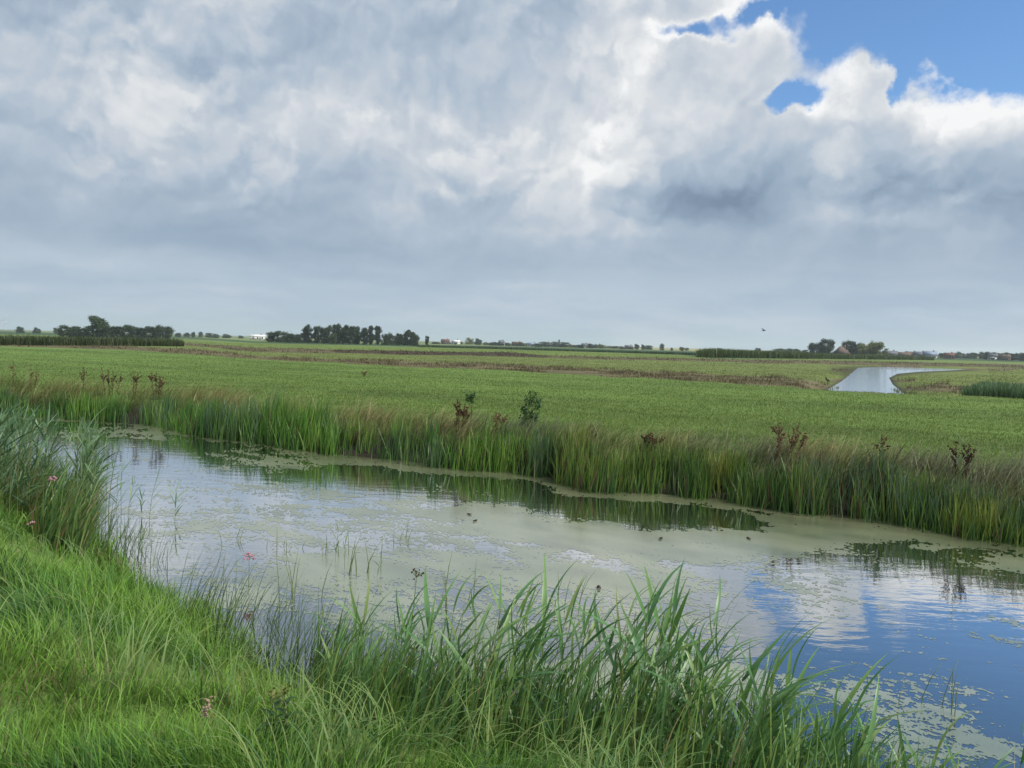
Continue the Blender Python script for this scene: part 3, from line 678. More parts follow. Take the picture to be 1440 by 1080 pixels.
def reed(loc, h, key, label, group, nleaf=8, low=.25, wind=0.0, spread=.9, lscale=1.0, name='reed', slim=1.0):
    t = thing(name, label, 'reed', loc, 0.0, group); k = random.randrange(5)
    rz = wind + random.uniform(-.5, .5)
    obj('stem', STEMS[k], t, (0, 0, 0), (0, 0, rz), (h, h, h))
    R = Matrix.Rotation(rz, 3, 'Z')
    for i in range(nleaf):
        u = low + (1 - low) * (i + random.uniform(0, .6)) / nleaf; u = min(u, .995)
        p = R @ STEM_SHAPES[k](u) * h
        az = wind + (random.gauss(0, spread) + (math.pi * .75 if random.random() < .18 else 0))
        top = u > .88
        s = lscale * random.uniform(.75, 1.15) * (.8 if top else 1)
        obj('leaf', random.choice(LEAVES[key]), t, p, (random.uniform(-.5, .5), random.uniform(-.35, .2) - (.25 if top else 0), az), (s, s * slim * random.uniform(.85, 1.2), s))
    return t
def onbank(x, y, z0=0.0, zmin=-.25):
    """ground point seen at a photo pixel"""
    z = z0
    for _ in range(12):
        p = gp(x, y, z); z = float(height(np.array([[p.x, p.y, 0]]))[0]) * .5 + z * .5
    return Vector((p.x, p.y, max(z, zmin)))
def gz(p): return float(height(np.array([[p.x, p.y, 0]]))[0])
# foreground reeds along the near waterline; the height comes from where their tips reach
TOPS = curve([(440, 850), (520, 826), (600, 815), (700, 790), (800, 815), (930, 800), (1010, 845), (1100, 905), (1200, 945), (1300, 975), (1440, 985), (1500, 980)])
def fore_reeds():
    spots = []
    for x0, x1, n in ((470, 560, 9), (560, 700, 25), (690, 830, 22), (830, 960, 27), (940, 1100, 29), (1090, 1220, 20), (1210, 1330, 11), (1330, 1470, 5)):
        spots += [random.uniform(x0, x1) for _ in range(n)]
    for x in spots:
        tn = random.uniform(-.22, .45); best = None
        for d in np.arange(2.6, 6.5, .04):
            q = at(x, d, 0); a_, b_ = ab(np.array([[q.x, q.y]]));
            if float(NEARB(a_)[0] - b_[0]) < tn: best = q; break
        if best is None: continue
        z = float(height(np.array([[best.x, best.y, 0]]))[0]); dist = math.hypot(best.x, best.y)
        yt = float(TOPS(x)) + abs(random.gauss(0, 60))
        zt = EYE.z + (ray(x, yt).z / math.hypot(*ray(x, yt)[:2])) * dist
        h = min(max(.42, (zt - z - .12)), 1.35)
        size = 'tall' if h > .85 else 'knee-high' if h < .6 else 'mid-height'
        place = ('beside the dry umbel' if x < 600 else 'right of the dry umbel' if x < 700 else 'in the left half of the foreground clump' if x < 830 else 'in the middle of the foreground clump' if x < 960
                 else 'where the foreground clump meets the blue reflection' if x < 1100 else 'in front of the blue water reflection' if x < 1220 else 'before the duckweed at the bottom right' if x < 1330 else 'in the bottom right corner')
        lab = f'{size} green reed with long pointed leaves {place}'
        reed((best.x, best.y, z - .03), h, 'g', lab, 'reeds along the near waterline', random.randint(6, 10), .15, random.uniform(-.35, .35), .8, 1.05 if h > .6 else .85, 'reed', .78)
fore_reeds()
for i in range(110):          # the tall blue-green stand at the left edge
    x = random.uniform(-90, 120) if i < 92 else random.uniform(90, 135); y = np.interp(x, (-90, 40, 130), (690, 715, 745)) + random.uniform(-22, 28)
    p = onbank(x, y); top = np.interp(x, (-90, 20, 70, 130, 140), (555, 560, 572, 590, 640)) + abs(random.gauss(0, 26))
    dist = math.hypot(p.x, p.y); d = ray(x, top); h = EYE.z + d.z / math.hypot(d.x, d.y) * dist - p.z
    reed((p.x, p.y, p.z - .03), min(max(.7, h - .12), 1.75), 'b', 'tall blue-green reed in the dense stand at the left edge', 'reeds in the stand at the left edge', random.randint(9, 13), .2, random.uniform(-.2, .5), .8, 1.1, 'reed', .62)
EMERGE = [(147, 742, 640), (153, 730, 600), (163, 720, 665), (170, 718, 650), (180, 727, 670), (210, 738, 655), (138, 750, 650), (128, 735, 610), (245, 733, 683), (200, 725, 690), (118, 760, 650), (133, 700, 625), (470, 790, 735), (484, 800, 742), (530, 812, 775)]
for x, y, ty in EMERGE:
    p = gp(x, y, 0); dist = math.hypot(p.x, p.y); d = ray(x, ty); h = EYE.z + d.z / math.hypot(d.x, d.y) * dist
    side = 'beside the left reed stand' if x < 260 else 'near the middle of the canal'
    reed((p.x, p.y, -.12), h + .08, 'g', 'slim young reed standing in open water ' + side, 'young reeds standing in the water', random.randint(5, 8), .35, 0.3, 1.3, .7 if x < 260 else .45, 'reed', .7)
# thin leafless rush stems that stand in the water in small tufts
def rush(x, y, n, ht, label):
    p = gp(x, y, 0); t = thing('rush_tuft', label, 'rush', (p.x, p.y, -.06), 0, 'rush tufts standing in the water')
    for k in range(n):
        q = Vector((random.uniform(-.16, .16), random.uniform(-.16, .16), 0)); hh = ht * random.uniform(.5, 1.1); ln = random.gauss(.12, .18)
        pts = [q + Vector((ln * u * u * hh, random.uniform(-.01, .01), u * hh)) for u in (0, .35, .7, 1)]
        obj('stem', mesh_of('rush_stem', [tube_mesh('s', pts, [.0032, .003, .0024, .0008], None, 4)], M_STEM), t)
for x, y, n, ht, lab in ((478, 778, 6, .32, 'left of the dry umbel'), (510, 806, 10, .42, 'around the young mid-canal reeds'), (565, 758, 5, .28, 'behind the dry umbel'), (330, 762, 4, .28, 'behind the pink flower'), (378, 768, 3, .25, 'right of the pink flower'), (422, 775, 3, .22, 'between the pink flower and the dry umbel'),
                         (790, 858, 7, .38, 'behind the foreground reeds'), (425, 850, 6, .5, 'just off the grassy bank'), (645, 850, 6, .45, 'behind the left foreground reeds'), (1262, 975, 3, .30, 'among the duckweed at the bottom right'), (1340, 1000, 4, .35, 'right of the duckweed at the bottom right')):
    rush(x, y, n, ht, 'tuft of thin rush stems in the water ' + lab)

# ------------------------------------------------------------------ flowers, docks, shrubs
def umbel(x, y_top, xb, dist, label, mat, rad, n, stemmat, name='flowering_rush'):
    d = ray(x, y_top); k = dist / math.hypot(d.x, d.y); top = EYE + d * k
    b = at(xb, dist, 0); zb = float(height(np.array([[b.x, b.y, 0]]))[0]); b.z = zb - .05
    t = thing(name, label, 'flower', b); v = top - b
    obj('stem', mesh_of('stem', [tube_mesh('s', [v * u + Vector((0, 0, .0)) + Vector((.02 * math.sin(3 * u), 0, 0)) for u in (0, .3, .6, .85, 1)], [.0042, .004, .0036, .003, .003], None, 5)], stemmat), t)
    v = v + Vector((.02 * math.sin(3), 0, 0))
    for i in range(n):
        an = 2.4 * i; el = random.uniform(.1, 1.35); e = v + Vector((math.cos(an) * math.cos(el), math.sin(an) * math.cos(el), math.sin(el) * .9)) * rad * random.uniform(.75, 1.05)
        ry = obj('flower_stalk', mesh_of('flower_stalk', [tube_mesh('s', [v, (v + e) / 2 + Vector((0, 0, .004)), e], [.0013, .0012, .001], None, 4)], stemmat), t)
        obj('bloom' if mat is M_PINK else 'seed_head', mesh_of('bloom', [lump(e, rad * (.17 if mat is M_PINK else .095), 6, i)] + ([lump(e + Vector((random.uniform(-1, 1), random.uniform(-1, 1), random.uniform(-1, 1))) * rad * .14, rad * .12, 5, i + 50 + j) for j in range(3)] if mat is M_PINK else []), mat), ry)
umbel(350, 786, 344, 6.9, 'pink flowering rush standing over the water beyond the grassy bank', M_PINK, .055, 14, M_STEM)
umbel(73, 676, 66, 8.3, 'pink flowering rush in front of the tall left reeds', M_PINK, .05, 12, M_STEM)
umbel(44, 738, 42, 7.6, 'small pale pink bloom low at the foot of the left reeds', M_PINK, .035, 8, M_STEM)
umbel(585, 812, 566, 5.3, 'dry dark seed umbel on a bare stalk left of the foreground reeds', M_DARKHEAD, .065, 20, M_STEM, 'dry_umbel')

def dock(x, ybase, ytop, spikes, label, mat, dist=None, width=1.0):
    if dist is None:
        lo = None
        for d in np.arange(8, 40, .05):
            q = at(x, d, 0); a_, b_ = ab(np.array([[q.x, q.y]]))
            if float(b_[0] - FARB(a_)[0]) > .75: lo = d; break
        dist = lo
    b = at(x, dist, 0); b.z = float(height(np.array([[b.x, b.y, 0]]))[0]) - .03
    d = ray(x, ytop); H = EYE.z + d.z / math.hypot(d.x, d.y) * dist - b.z
    t = thing('dock_plant', label, 'dock plant', b)
    for s in range(spikes):
        off = Vector(((s - (spikes - 1) / 2) * 0.07 * width + random.uniform(-.03, .03), random.uniform(-.08, .08), 0)); h = H * random.uniform(.72, 1.0) if s else H
        tip = off * 1.15 + Vector((random.uniform(-.03, .08), 0, h)); ax = lambda u: off * .6 * (1 - u) + tip * u
        st = obj('stalk', mesh_of('stalk', [tube_mesh('s', [ax(0), ax(.5), ax(1)], [.006, .005, .002], None, 5)], mat), t)
        parts = []
        for k in range(80):
            u = random.uniform(.28, 1.0); q = ax(u); rr = .022 * (1.15 - u) + .006
            parts.append(lump(q + Vector((random.gauss(0, rr), random.gauss(0, rr), random.gauss(0, .01))), random.uniform(.005, .010), 4, k))
        obj('seed_spike', mesh_of('seed_spike', parts, mat, False), st)['kind'] = 'stuff'
        for k in range(3):   # side branches
            u = random.uniform(.5, .75); q = ax(u); e = q + Vector((random.choice((-1, 1)) * random.uniform(.05, .10), random.uniform(-.05, .05), random.uniform(.09, .17)))
            parts = [tube_mesh('s', [q, (q + e) / 2 + Vector((0, 0, -.01)), e], [.003, .0025, .001], None, 4)] + [lump(q + (e - q) * random.uniform(.25, 1) + Vector((random.gauss(0, .012), random.gauss(0, .012), 0)), random.uniform(.007, .014), 4, j) for j in range(16)]
            obj('side_spike', mesh_of('side_spike', parts, mat, False), st)['kind'] = 'stuff'
dock(650, 600, 562, 4, 'dark red dock plant left of the round shrub on the far bank', M_DOCK)
dock(1110, 640, 595, 5, 'broad rusty dock plant with several spikes above the right far bank', M_DOCKTAN, None, 1.4)
dock(920, 650, 612, 4, 'dark dock plant sunk among the bulrushes of the far bank', M_DOCK)
dock(702, 600, 580, 2, 'short brown dock plant between the red dock and the round shrub', M_DOCKTAN)
dock(1362, 680, 622, 3, 'tall dark dock plant beside the single reed on the right far bank', M_DOCK)
dock(1247, 640, 612, 1, 'lone thin dock spike between the broad dock and the right edge', M_DOCK)
dock(156, 545, 517, 4, 'wide red-brown dock cluster on the far bank at left', M_DOCK, None, 1.8)
dock(188, 545, 523, 2, 'middle dock plant of the three red ones on the left far bank', M_DOCK, None, 1.2)
dock(220, 540, 522, 4, 'round dark red dock plant right of the wide cluster at left', M_DOCK, None, 1.3)
dock(45, 535, 512, 2, 'slim brown dock spikes on the far bank above the left reeds', M_DOCKTAN)
dock(18, 535, 508, 1, 'leftmost single dock spike on the far bank', M_DOCKTAN)
dock(117, 540, 517, 1, 'single curved dock spike just left of the wide dock cluster', M_DOCK)
dock(513, 545, 524, 2, 'faint rust-coloured dock plant out in the green field', M_DOCKTAN, 34)
def tall_bank_reed():
    for d in np.arange(7, 20, .05):
        q = at(1357, d, 0); a_, b_ = ab(np.array([[q.x, q.y]]))
        if float(b_[0] - FARB(a_)[0]) > .1: break
    reed((q.x, q.y, -.05), 1.25, 'b', 'single pale reed taller than the bulrushes on the right far bank', 'bank reeds', 9, .2, .2, .9, .8, 'reed', .5)
tall_bank_reed()

def leaf_cloud(centers, radii, n, size, seed, flat=.8, out=.6):
    """n small leaf quads scattered through lobes, denser towards their skins"""
    g = np.random.default_rng(seed); centers = np.array(centers, float); radii = np.array(radii, float)
    w = (radii ** 2).sum(1) if radii.ndim == 2 else radii ** 2; k = g.choice(len(centers), n, p=w / w.sum())
    d = g.normal(0, 1, (n, 3)); d /= np.linalg.norm(d, axis=1)[:, None]
    rr = g.random(n) ** .45 * (1 + .20 * g.normal(0, 1, n)); rad = radii[k] if radii.ndim == 2 else radii[k][:, None]
    c = centers[k] + d * rr[:, None] * rad
    nrm = d * out + g.normal(0, 1, (n, 3)) * (1 - out) + np.array((0, 0, .25)); nrm /= np.linalg.norm(nrm, axis=1)[:, None]
    t = np.cross(nrm, g.normal(0, 1, (n, 3))); t /= np.linalg.norm(t, axis=1)[:, None]; b = np.cross(nrm, t)
    s = size * g.uniform(.5, 1.4, n)[:, None]
    V = np.stack((c - t * s * .5, c + b * s * .3 * flat, c + t * s * .6, c - b * s * .34 * flat), 1).reshape(-1, 3)
    return V, np.arange(4 * n), np.arange(n) * 4
def shrub(x, ybase, ytop, w, label, dist, stemonly=False):
    b = at(x, dist, 0); b.z = float(height(np.array([[b.x, b.y, 0]]))[0]) - .03
    d = ray(x, ytop); H = EYE.z + d.z / math.hypot(d.x, d.y) * dist - b.z; W = w * dist / FPX / 2
    t = thing('shrub', label, 'shrub', b)
    st = [tube_mesh('s', [(0, 0, 0), (.02, 0, H * .4), (.03, 0, H * .75)], [.012, .009, .004], None, 6)]
    lo = .62 if stemonly else .10
    for k in range(7):
        an = 2.4 * k; st.append(tube_mesh('s', [(.01, 0, H * (lo - .1 + .05 * k)), (math.cos(an) * W * .7, math.sin(an) * W * .6, H * (lo + .06 * k))], [.005, .002], None, 4))
    obj('stem', mesh_of('stem', st, M_BARK), t)
    lob = [(random.uniform(-.6, .6) * W, random.uniform(-.5, .5) * W, H * random.uniform(lo + .05, .9)) for _ in range(14)]
    V, L, Sx = leaf_cloud(lob, [W * random.uniform(.45, .62) for _ in lob], 620 if not stemonly else 160, .06, int(x))
    obj('foliage', make_mesh('foliage', V, L, Sx, M_SHRUB), t)
shrub(750, 590, 552, 36, 'round dark green shrub on the far bank at the field edge', 14.6)
shrub(664, 590, 549, 20, 'small leafy plant on a thin stem rising behind the dark red dock', 14.9, True)
def weed(x, y, label):
    p = onbank(x, y, .4); t = thing('leafy_weed', label, 'weed', (p.x, p.y, p.z - .02))
    obj('stem', mesh_of('stem', [tube_mesh('s', [(0, 0, 0), (.01, 0, .14), (.0, 0, .26)], [.004, .003, .002], None, 5)], M_STEM), t)
    lm = leaf_mesh('weed_leaf', .085, .032, .5, .8, M_SHRUB, 5)
    for k in range(14): obj('leaf', lm, t, (0, 0, .06 + .2 * k / 14), (random.uniform(-.3, .3), random.uniform(-.3, .2), 2.4 * k), (1.2 - .5 * k / 14,) * 3)
    V, L, Sx = leaf_cloud([(0, 0, .28)], [.022], 50, .018, int(x)); obj('flower_head', make_mesh('flower_head', V, L, Sx, M_TREELIGHT), t)
weed(400, 1062, 'leafy weed with a pale green top in the grass at bottom centre-left')
weed(383, 1066, 'lower leafy weed just left of the pale-topped weed')
def plume(x, y, dist, label):
    p = onbank(x, y + 60, .4); t = thing('grass_plume', label, 'grass', (p.x, p.y, p.z - .02)); H = .24
    obj('stem', mesh_of('stem', [tube_mesh('s', [(0, 0, 0), (.01, 0, H * .6), (.03, 0, H)], [.002, .0018, .0012], None, 4)], M_STEM), t)
    obj('seed_head', mesh_of('seed_head', [lump((.028 + random.gauss(0, .006) + .02 * u, random.gauss(0, .006), H + u * .075), random.uniform(.003, .006), 4, int(100 * u)) for u in np.linspace(0, 1, 40)], plain('plume', (.30, .22, .17), .9, .1)), t)
plume(276, 1028, 3.4, 'brownish grass seed plume standing in the near bank grass')

# ------------------------------------------------------------------ reed belts and maize, far away
def belt(name, label, cat, x0, x1, ybase, depth, h, n, cols, w=.03, mat=None):
    P = []; tab = [(x, onbank(x, float(ybase(x)), .3, -9)) for x in np.linspace(x0, x1, 12)]
    bp_ = lambda x, y: Vector((np.interp(x, [q[0] for q in tab], [q[1].x for q in tab]), np.interp(x, [q[0] for q in tab], [q[1].y for q in tab]), 0))
    for _ in range(n):
        x = random.uniform(x0, x1); p = bp_(x, float(ybase(x))); r = math.hypot(p.x, p.y); k = (r + random.random() ** 1.5 * depth) / r; P.append((p.x * k, p.y * k, .3))
    P = np.array(P); P[:, 2] = height(P); N = len(P); c = mixcol(RNG.random(N), *cols); r = np.hypot(P[:, 0], P[:, 1])
    pxx = project(P)[0]; tp = .35 + .65 * sst(np.minimum(pxx - x0, x1 - pxx) + 30 * (fbm(P[:, 0] * .4, P[:, 1] * .4, 2, 5) - .5), -4, 26 if x1 - x0 < 300 else 12); ht = h * tp * (.8 + .4 * fbm(P[:, 0] * .25, P[:, 1] * .1, 3, 6))
    o = blades(name, P, ht * RNG.uniform(.7, 1.08, N), np.maximum(w, r * .0010) * RNG.uniform(.7, 1.3, N), RNG.uniform(0, 6.28, N), RNG.uniform(0, .15, N), RNG.uniform(.1, .8, N), c * .7, c, 3, mat or M_SWORD)
    tag(o, label, cat, kind='stuff')
G1 = ((.03, .055, .02), (.05, .075, .025), (.08, .09, .035))
belt('reed_belt', 'dark green reed belt in front of the left tree clump', 'reeds', -140, 259, curve([(-140, 483), (0, 485.5), (260, 487)]), 14, 1.25, 9000, G1)
belt('reed_belt', 'blue-green reed patch behind the field at the right edge', 'reeds', 1352, 1560, curve([(1352, 556), (1440, 561), (1560, 568)]), 7, .62, 3600, ((.07, .14, .07), (.09, .165, .085), (.12, .18, .08)))
belt('maize_field', 'tall green maize strip in front of the right farmhouse', 'maize', 979, 1313, curve([(979, 502.5), (1100, 504), (1313, 506.5)]), 30, 2.15, 16000, ((.045, .085, .022), (.07, .11, .028), (.11, .125, .045)), .06)
belt('maize_field', 'low dark green maize band across the far middle distance', 'maize', 586, 985, curve([(586, 487.8), (720, 491.5), (985, 499.5)]), 60, .9, 12000, ((.03, .065, .025), (.045, .085, .03)), .08)
belt('waterside_rushes', 'pale thin rushes along the near shore of the far channel', 'rushes', 1168, 1290, curve([(1168, 549), (1290, 555)]), 1.5, .35, 260, ((.12, .16, .07), (.16, .18, .08)), .015)

# ------------------------------------------------------------------ trees
def crown_mesh(kind, seed, mat):
    g = random.Random(seed); lob, rad = [], []
    if kind == 'round':
        for _ in range(46):
            z = g.uniform(.0, .92); r = .46 * math.sin(math.pi * (z * .72 + .20)) ** .6; an = g.uniform(0, 6.28); q = r * g.uniform(.3, .92)
            lob.append((q * math.cos(an), q * math.sin(an), z)); rad.append(g.uniform(.09, .17))
    elif kind == 'poplar':
        for _ in range(34):
            z = g.uniform(.0, .92); r = .13 * math.sin(math.pi * (z * .7 + .22)) ** .7; an = g.uniform(0, 6.28); q = r * g.uniform(.2, .9)
            lob.append((q * math.cos(an), q * math.sin(an), z)); rad.append((g.uniform(.05, .09), g.uniform(.05, .09), g.uniform(.08, .13)))
    elif kind == 'willow':
        for _ in range(44):
            z = g.uniform(.0, .92); r = .31 * (.55 + .45 * math.sin(math.pi * z)); an = g.uniform(0, 6.28); q = r * g.uniform(.3, 1)
            lob.append((q * math.cos(an), q * math.sin(an), z)); rad.append(g.uniform(.07, .14))
    if kind != 'poplar': rad = [(r, r, r * (1.25 if kind == 'round' else 1.0)) for r in rad]
    V, L, Sx = leaf_cloud(lob, rad, 5200, .06 if kind != 'poplar' else .04, seed, .9, .5)
    V[:, 2] = np.maximum(V[:, 2], .03); return make_mesh('crown', V, L, Sx, mat)
def trunk_mesh(kind, seed):
    g = random.Random(seed + 99); r = .028 if kind != 'poplar' else .018
    parts = [tube_mesh('t', [(0, 0, -.02), (.01, 0, .2), (0, .01, .45), (.01, 0, .8)], [r * 1.3, r, r * .7, r * .15], None, 7)]
    for k in range(6):
        an = g.uniform(0, 6.28); z = g.uniform(.18, .55); q = .25 if kind != 'poplar' else .08
        parts.append(tube_mesh('l', [(0, 0, z), (math.cos(an) * q * .5, math.sin(an) * q * .5, z + .14), (math.cos(an) * q, math.sin(an) * q, z + .3)], [r * .5, r * .35, r * .1], None, 5))
    return mesh_of('trunk', parts, M_BARK)
TREES = {}
for kind in ('round', 'poplar', 'willow'):
    for mk, mm in (('d', M_TREE), ('m', M_TREEMID), ('l', M_TREELIGHT)):
        TREES[kind, mk] = [crown_mesh(kind, s + {'d': 0, 'm': 10, 'l': 20}[mk], mm) for s in ((1, 2, 3) if mk == 'd' else (4, 5))]
    TREES[kind, 't'] = trunk_mesh(kind, 5)
ASPECT = {'round': 1.05, 'poplar': .36, 'willow': .82}
def tree(kind, tone, x, top, w, dist, label, group, zg=None):
    zg = gz(at(x, dist, 0))
    d = ray(x, top); H = EYE.z + d.z / math.hypot(d.x, d.y) * dist - zg; W = w * dist / FPX; p = at(x, dist, zg - .05)
    sx = W / (ASPECT[kind]); t = thing('poplar_tree' if kind == 'poplar' else 'tree', label, 'tree', p, random.uniform(0, 6.28), group, (sx, sx, H))
    obj('trunk', TREES[kind, 't'], t); obj('crown', random.choice(TREES[kind, tone]), t)
ORD = ['first', 'second', 'third', 'fourth', 'fifth', 'sixth', 'seventh', 'eighth', 'ninth', 'tenth', 'eleventh', 'twelfth', 'thirteenth', 'fourteenth', 'fifteenth', 'sixteenth', 'seventeenth', 'eighteenth', 'nineteenth', 'twentieth']
def ordn(i):
    return ORD[i] if i < 20 else 'twenty-' + ORD[i - 20] if i < 29 else 'thirtieth'
left = [(97, 457.5, 24, 'round'), (116, 461.5, 20, 'round'), (138, 444.5, 22, 'willow'), (156, 459, 20, 'round'), (173, 456.5, 26, 'round'), (203, 458.5, 30, 'round'), (229, 457.5, 20, 'round')]
for i, (x, top, w, k) in enumerate(left):
    lab = 'tall grey-green tree towering over the left clump' if k == 'willow' else f'dark rounded tree, {ORD[i]} from the left in the left clump'
    tree(k, 'm' if k == 'willow' else 'd', x, top, w * 1.5, 370 + random.uniform(-12, 12), lab, 'left tree clump')
mid = [(390, 465, 24, 'round', 'd'), (408, 469, 18, 'round', 'd'), (422, 468, 16, 'round', 'd'), (434, 455.5, 14, 'willow', 'd'), (446, 458, 12, 'willow', 'd'), (455, 459.5, 10, 'poplar', 'd'), (463, 456.5, 14, 'willow', 'd'), (474, 455, 14, 'willow', 'd'), (482, 458, 10, 'poplar', 'd'), (491, 456, 16, 'willow', 'd'), (501, 458.5, 13, 'willow', 'd'), (512, 458.5, 9, 'poplar', 'd'), (521, 457, 9, 'poplar', 'd'), (531, 457.5, 9, 'poplar', 'd'), (541, 469, 11, 'round', 'd'), (551, 469, 15, 'round', 'm'), (561, 468, 10, 'willow', 'd'), (568, 469, 11, 'willow', 'd'), (577, 463, 15, 'willow', 'd'), (584, 470, 9, 'round', 'd')]
for i, (x, top, w, k, tn) in enumerate(mid):
    tree(k, tn, x, top, w * 1.5, 375 + random.uniform(-15, 15), f'dark {"slim poplar" if k == "poplar" else "tree"}, {ordn(i)} from the left in the long middle clump', 'middle tree clump')
tree('round', 'm', 468, 469, 15, 350, 'small lighter bushy tree in front of the long middle clump', 'middle tree clump')
tree('willow', 'd', 600.5, 472, 7.5, 370, 'small lone tree just right of the long middle clump', 'lone trees')
for x, top, w, k, tn, dd, lab in ((1148, 481, 20, 'round', 'd', 470, 'dark round tree at the left of the farmhouse trees'), (1163, 477, 20, 'round', 'd', 470, 'dark tree just left of the farmhouse gable'), (1192, 479.6, 20, 'round', 'd', 500, 'dark tree behind the farmhouse gable'), (1204, 481, 15, 'round', 'd', 495, 'dark tree between the farmhouse and the yellow-green tree'), (1219, 479.5, 22, 'round', 'l', 480, 'wide yellow-green tree right of the farmhouse'), (1234, 479, 21, 'willow', 'l', 478, 'rightmost yellow-green tree of the farm')):
    tree(k, tn, x, top, w * 1.25, dd, lab, 'farm trees')
far = [(30, 460, 8), (52, 461, 7), (78, 461.5, 6), (250, 468, 6), (262, 467.5, 6), (270, 467, 5), (283, 467, 6), (293, 468, 6), (303, 469, 6), (318, 470, 7), (338, 471.5, 6), (614, 481, 8), (628, 481, 7), (640, 478.5, 8), (649, 480, 6), (659, 474.5, 8), (671, 476, 9), (683, 481, 7), (691, 480.5, 8), (701, 481, 9), (713, 481.5, 8), (723, 483, 6), (731, 481.5, 8), (742, 482, 8), (757, 483, 7), (766, 480.5, 10), (779, 481, 10), (793, 480.5, 10), (804, 483.5, 8), (813, 484, 9), (823, 485, 7), (831, 482.5, 7), (838, 483.5, 6), (846, 483.5, 8), (856, 485.5, 8), (866, 486, 8), (876, 487, 7), (886, 487.5, 7), (897, 484.5, 6), (903, 485, 6), (912, 485.5, 7), (930, 483.5, 6), (945, 488.5, 4), (957, 486.5, 5), (966, 488, 5), (1014, 489.5, 5), (1066, 490, 6), (1098, 489.5, 14), (1112, 490.5, 9), (1121, 490.5, 8), (1132, 491.5, 9), (1324, 496.5, 11), (1341, 496.5, 9), (1350, 494.5, 7), (1363, 497, 9), (1372, 496.5, 9), (1382, 494.5, 11), (1392, 494.5, 10), (1402, 495.5, 10), (1411, 496, 9), (1421, 496.5, 11), (1431, 496, 11), (1440, 495.5, 11)]
for i, (x, top, w) in enumerate(far):
    side = 'left of the long middle clump' if x < 380 else 'between middle clump and maize' if x < 980 else 'left of the farm' if x < 1140 else 'right of the farm'
    j = sum(1 for f in far[:i] if (f[0] < 380) == (x < 380) and (f[0] < 980) == (x < 980) and (f[0] < 1140) == (x < 1140))
    tree(random.choice(('round', 'round', 'willow')), random.choice('mmmd' if x < 380 or x > 980 else 'mmml'), x + random.uniform(-2, 2), top + random.uniform(-.6, .8), w * random.uniform(1.2, 2.4), random.uniform(620, 820), f'hazy tree {side}, {ordn(j) if j < 29 else "thirtieth" if j == 29 else "thirty-" + ORD[j - 30]} from left on the horizon', 'trees on the horizon', .3)
tree('poplar', 'd', 786, 477, 4, 900, 'slim dark poplar rising above the village trees', 'trees on the horizon', .3)

# ------------------------------------------------------------------ farmhouse, village houses, turbine, birds
M_BRICK = plain('brick', (.15, .095, .075), .85, .2, 2.0); M_WHITE = plain('white_wall', (.72, .72, .70), .7, .3, 1.0, .08)
M_ROOFRED = plain('red_roof', (.13, .065, .05), .8, .2, 1.5); M_ROOFBROWN = plain('brown_roof', (.13, .095, .075), .85, .2, .6); M_ROOFGREY = plain('grey_roof', (.12, .13, .15), .7, .3, 1.5); M_ROOFBLUE = plain('blue_roof', (.22, .27, .36), .5, .4, 1.5)
M_GLASS = plain('window_glass', (.03, .04, .05), .08, .6)
def house(x, dist, w, d, hw, hr, wall, roof, label, rz=0.0, hip=False, name='house', windows=True):
    dist *= .74; w, d, hw, hr = w * .8, d * .8, hw * .8, hr * .8; p = at(x, dist, 0); p.z = gz(p) - .05; face = -math.atan2(p.x, p.y); t = thing(name, label, 'house', p, face + rz, 'houses on the horizon' if name == 'house' else None)
    wl = obj('wall', mesh_of('wall', [box(-w / 2, w / 2, -d / 2, d / 2, 0, hw)], wall, False), t)
    e = .35
    if hip: V = [(-w / 2 - e, -d / 2 - e, hw - .1), (w / 2 + e, -d / 2 - e, hw - .1), (w / 2 + e, d / 2 + e, hw - .1), (-w / 2 - e, d / 2 + e, hw - .1), (-w * .04, 0, hw + hr), (w * .04, 0, hw + hr)]; L, st = [0, 1, 5, 4, 1, 2, 5, 2, 3, 4, 5, 3, 0, 4, 3, 2, 1, 0], [0, 4, 7, 11, 14]
    else: V = [(-w / 2 - e, -d / 2 - e, hw - .1), (w / 2 + e, -d / 2 - e, hw - .1), (w / 2 + e, d / 2 + e, hw - .1), (-w / 2 - e, d / 2 + e, hw - .1), (-w / 2 - e, 0, hw + hr), (w / 2 + e, 0, hw + hr)]; L, st = [0, 1, 5, 4, 2, 3, 4, 5, 1, 2, 5, 3, 0, 4, 3, 2, 1, 0], [0, 4, 8, 11, 14]
    rf = obj('roof', make_mesh('roof', np.array(V), L, st, roof), t)
    obj('chimney', mesh_of('chimney', [box(w * .22, w * .22 + .7, -.35, .35, hw + hr * .5, hw + hr + .7)], M_BRICK, False), rf)
    if windows:
        for k in (-.3, 0.0, .3): obj('window', mesh_of('window', [box(w * k - .55, w * k + .55, -d / 2 - .06, -d / 2 + .05, hw * .3, hw * .8)], M_GLASS, False), wl)
        obj('door', mesh_of('door', [box(w * .15 - .5, w * .15 + .5, -d / 2 - .05, -d / 2 + .05, 0, min(2.1, hw * .8))], M_ROOFGREY, False), wl)
house(1182.5, 640, 9.0, 11.8, 2.4, 5.5, M_BRICK, M_ROOFBROWN, 'brown farmhouse with a steep pyramid roof between the farm trees', .35, True, 'farmhouse')
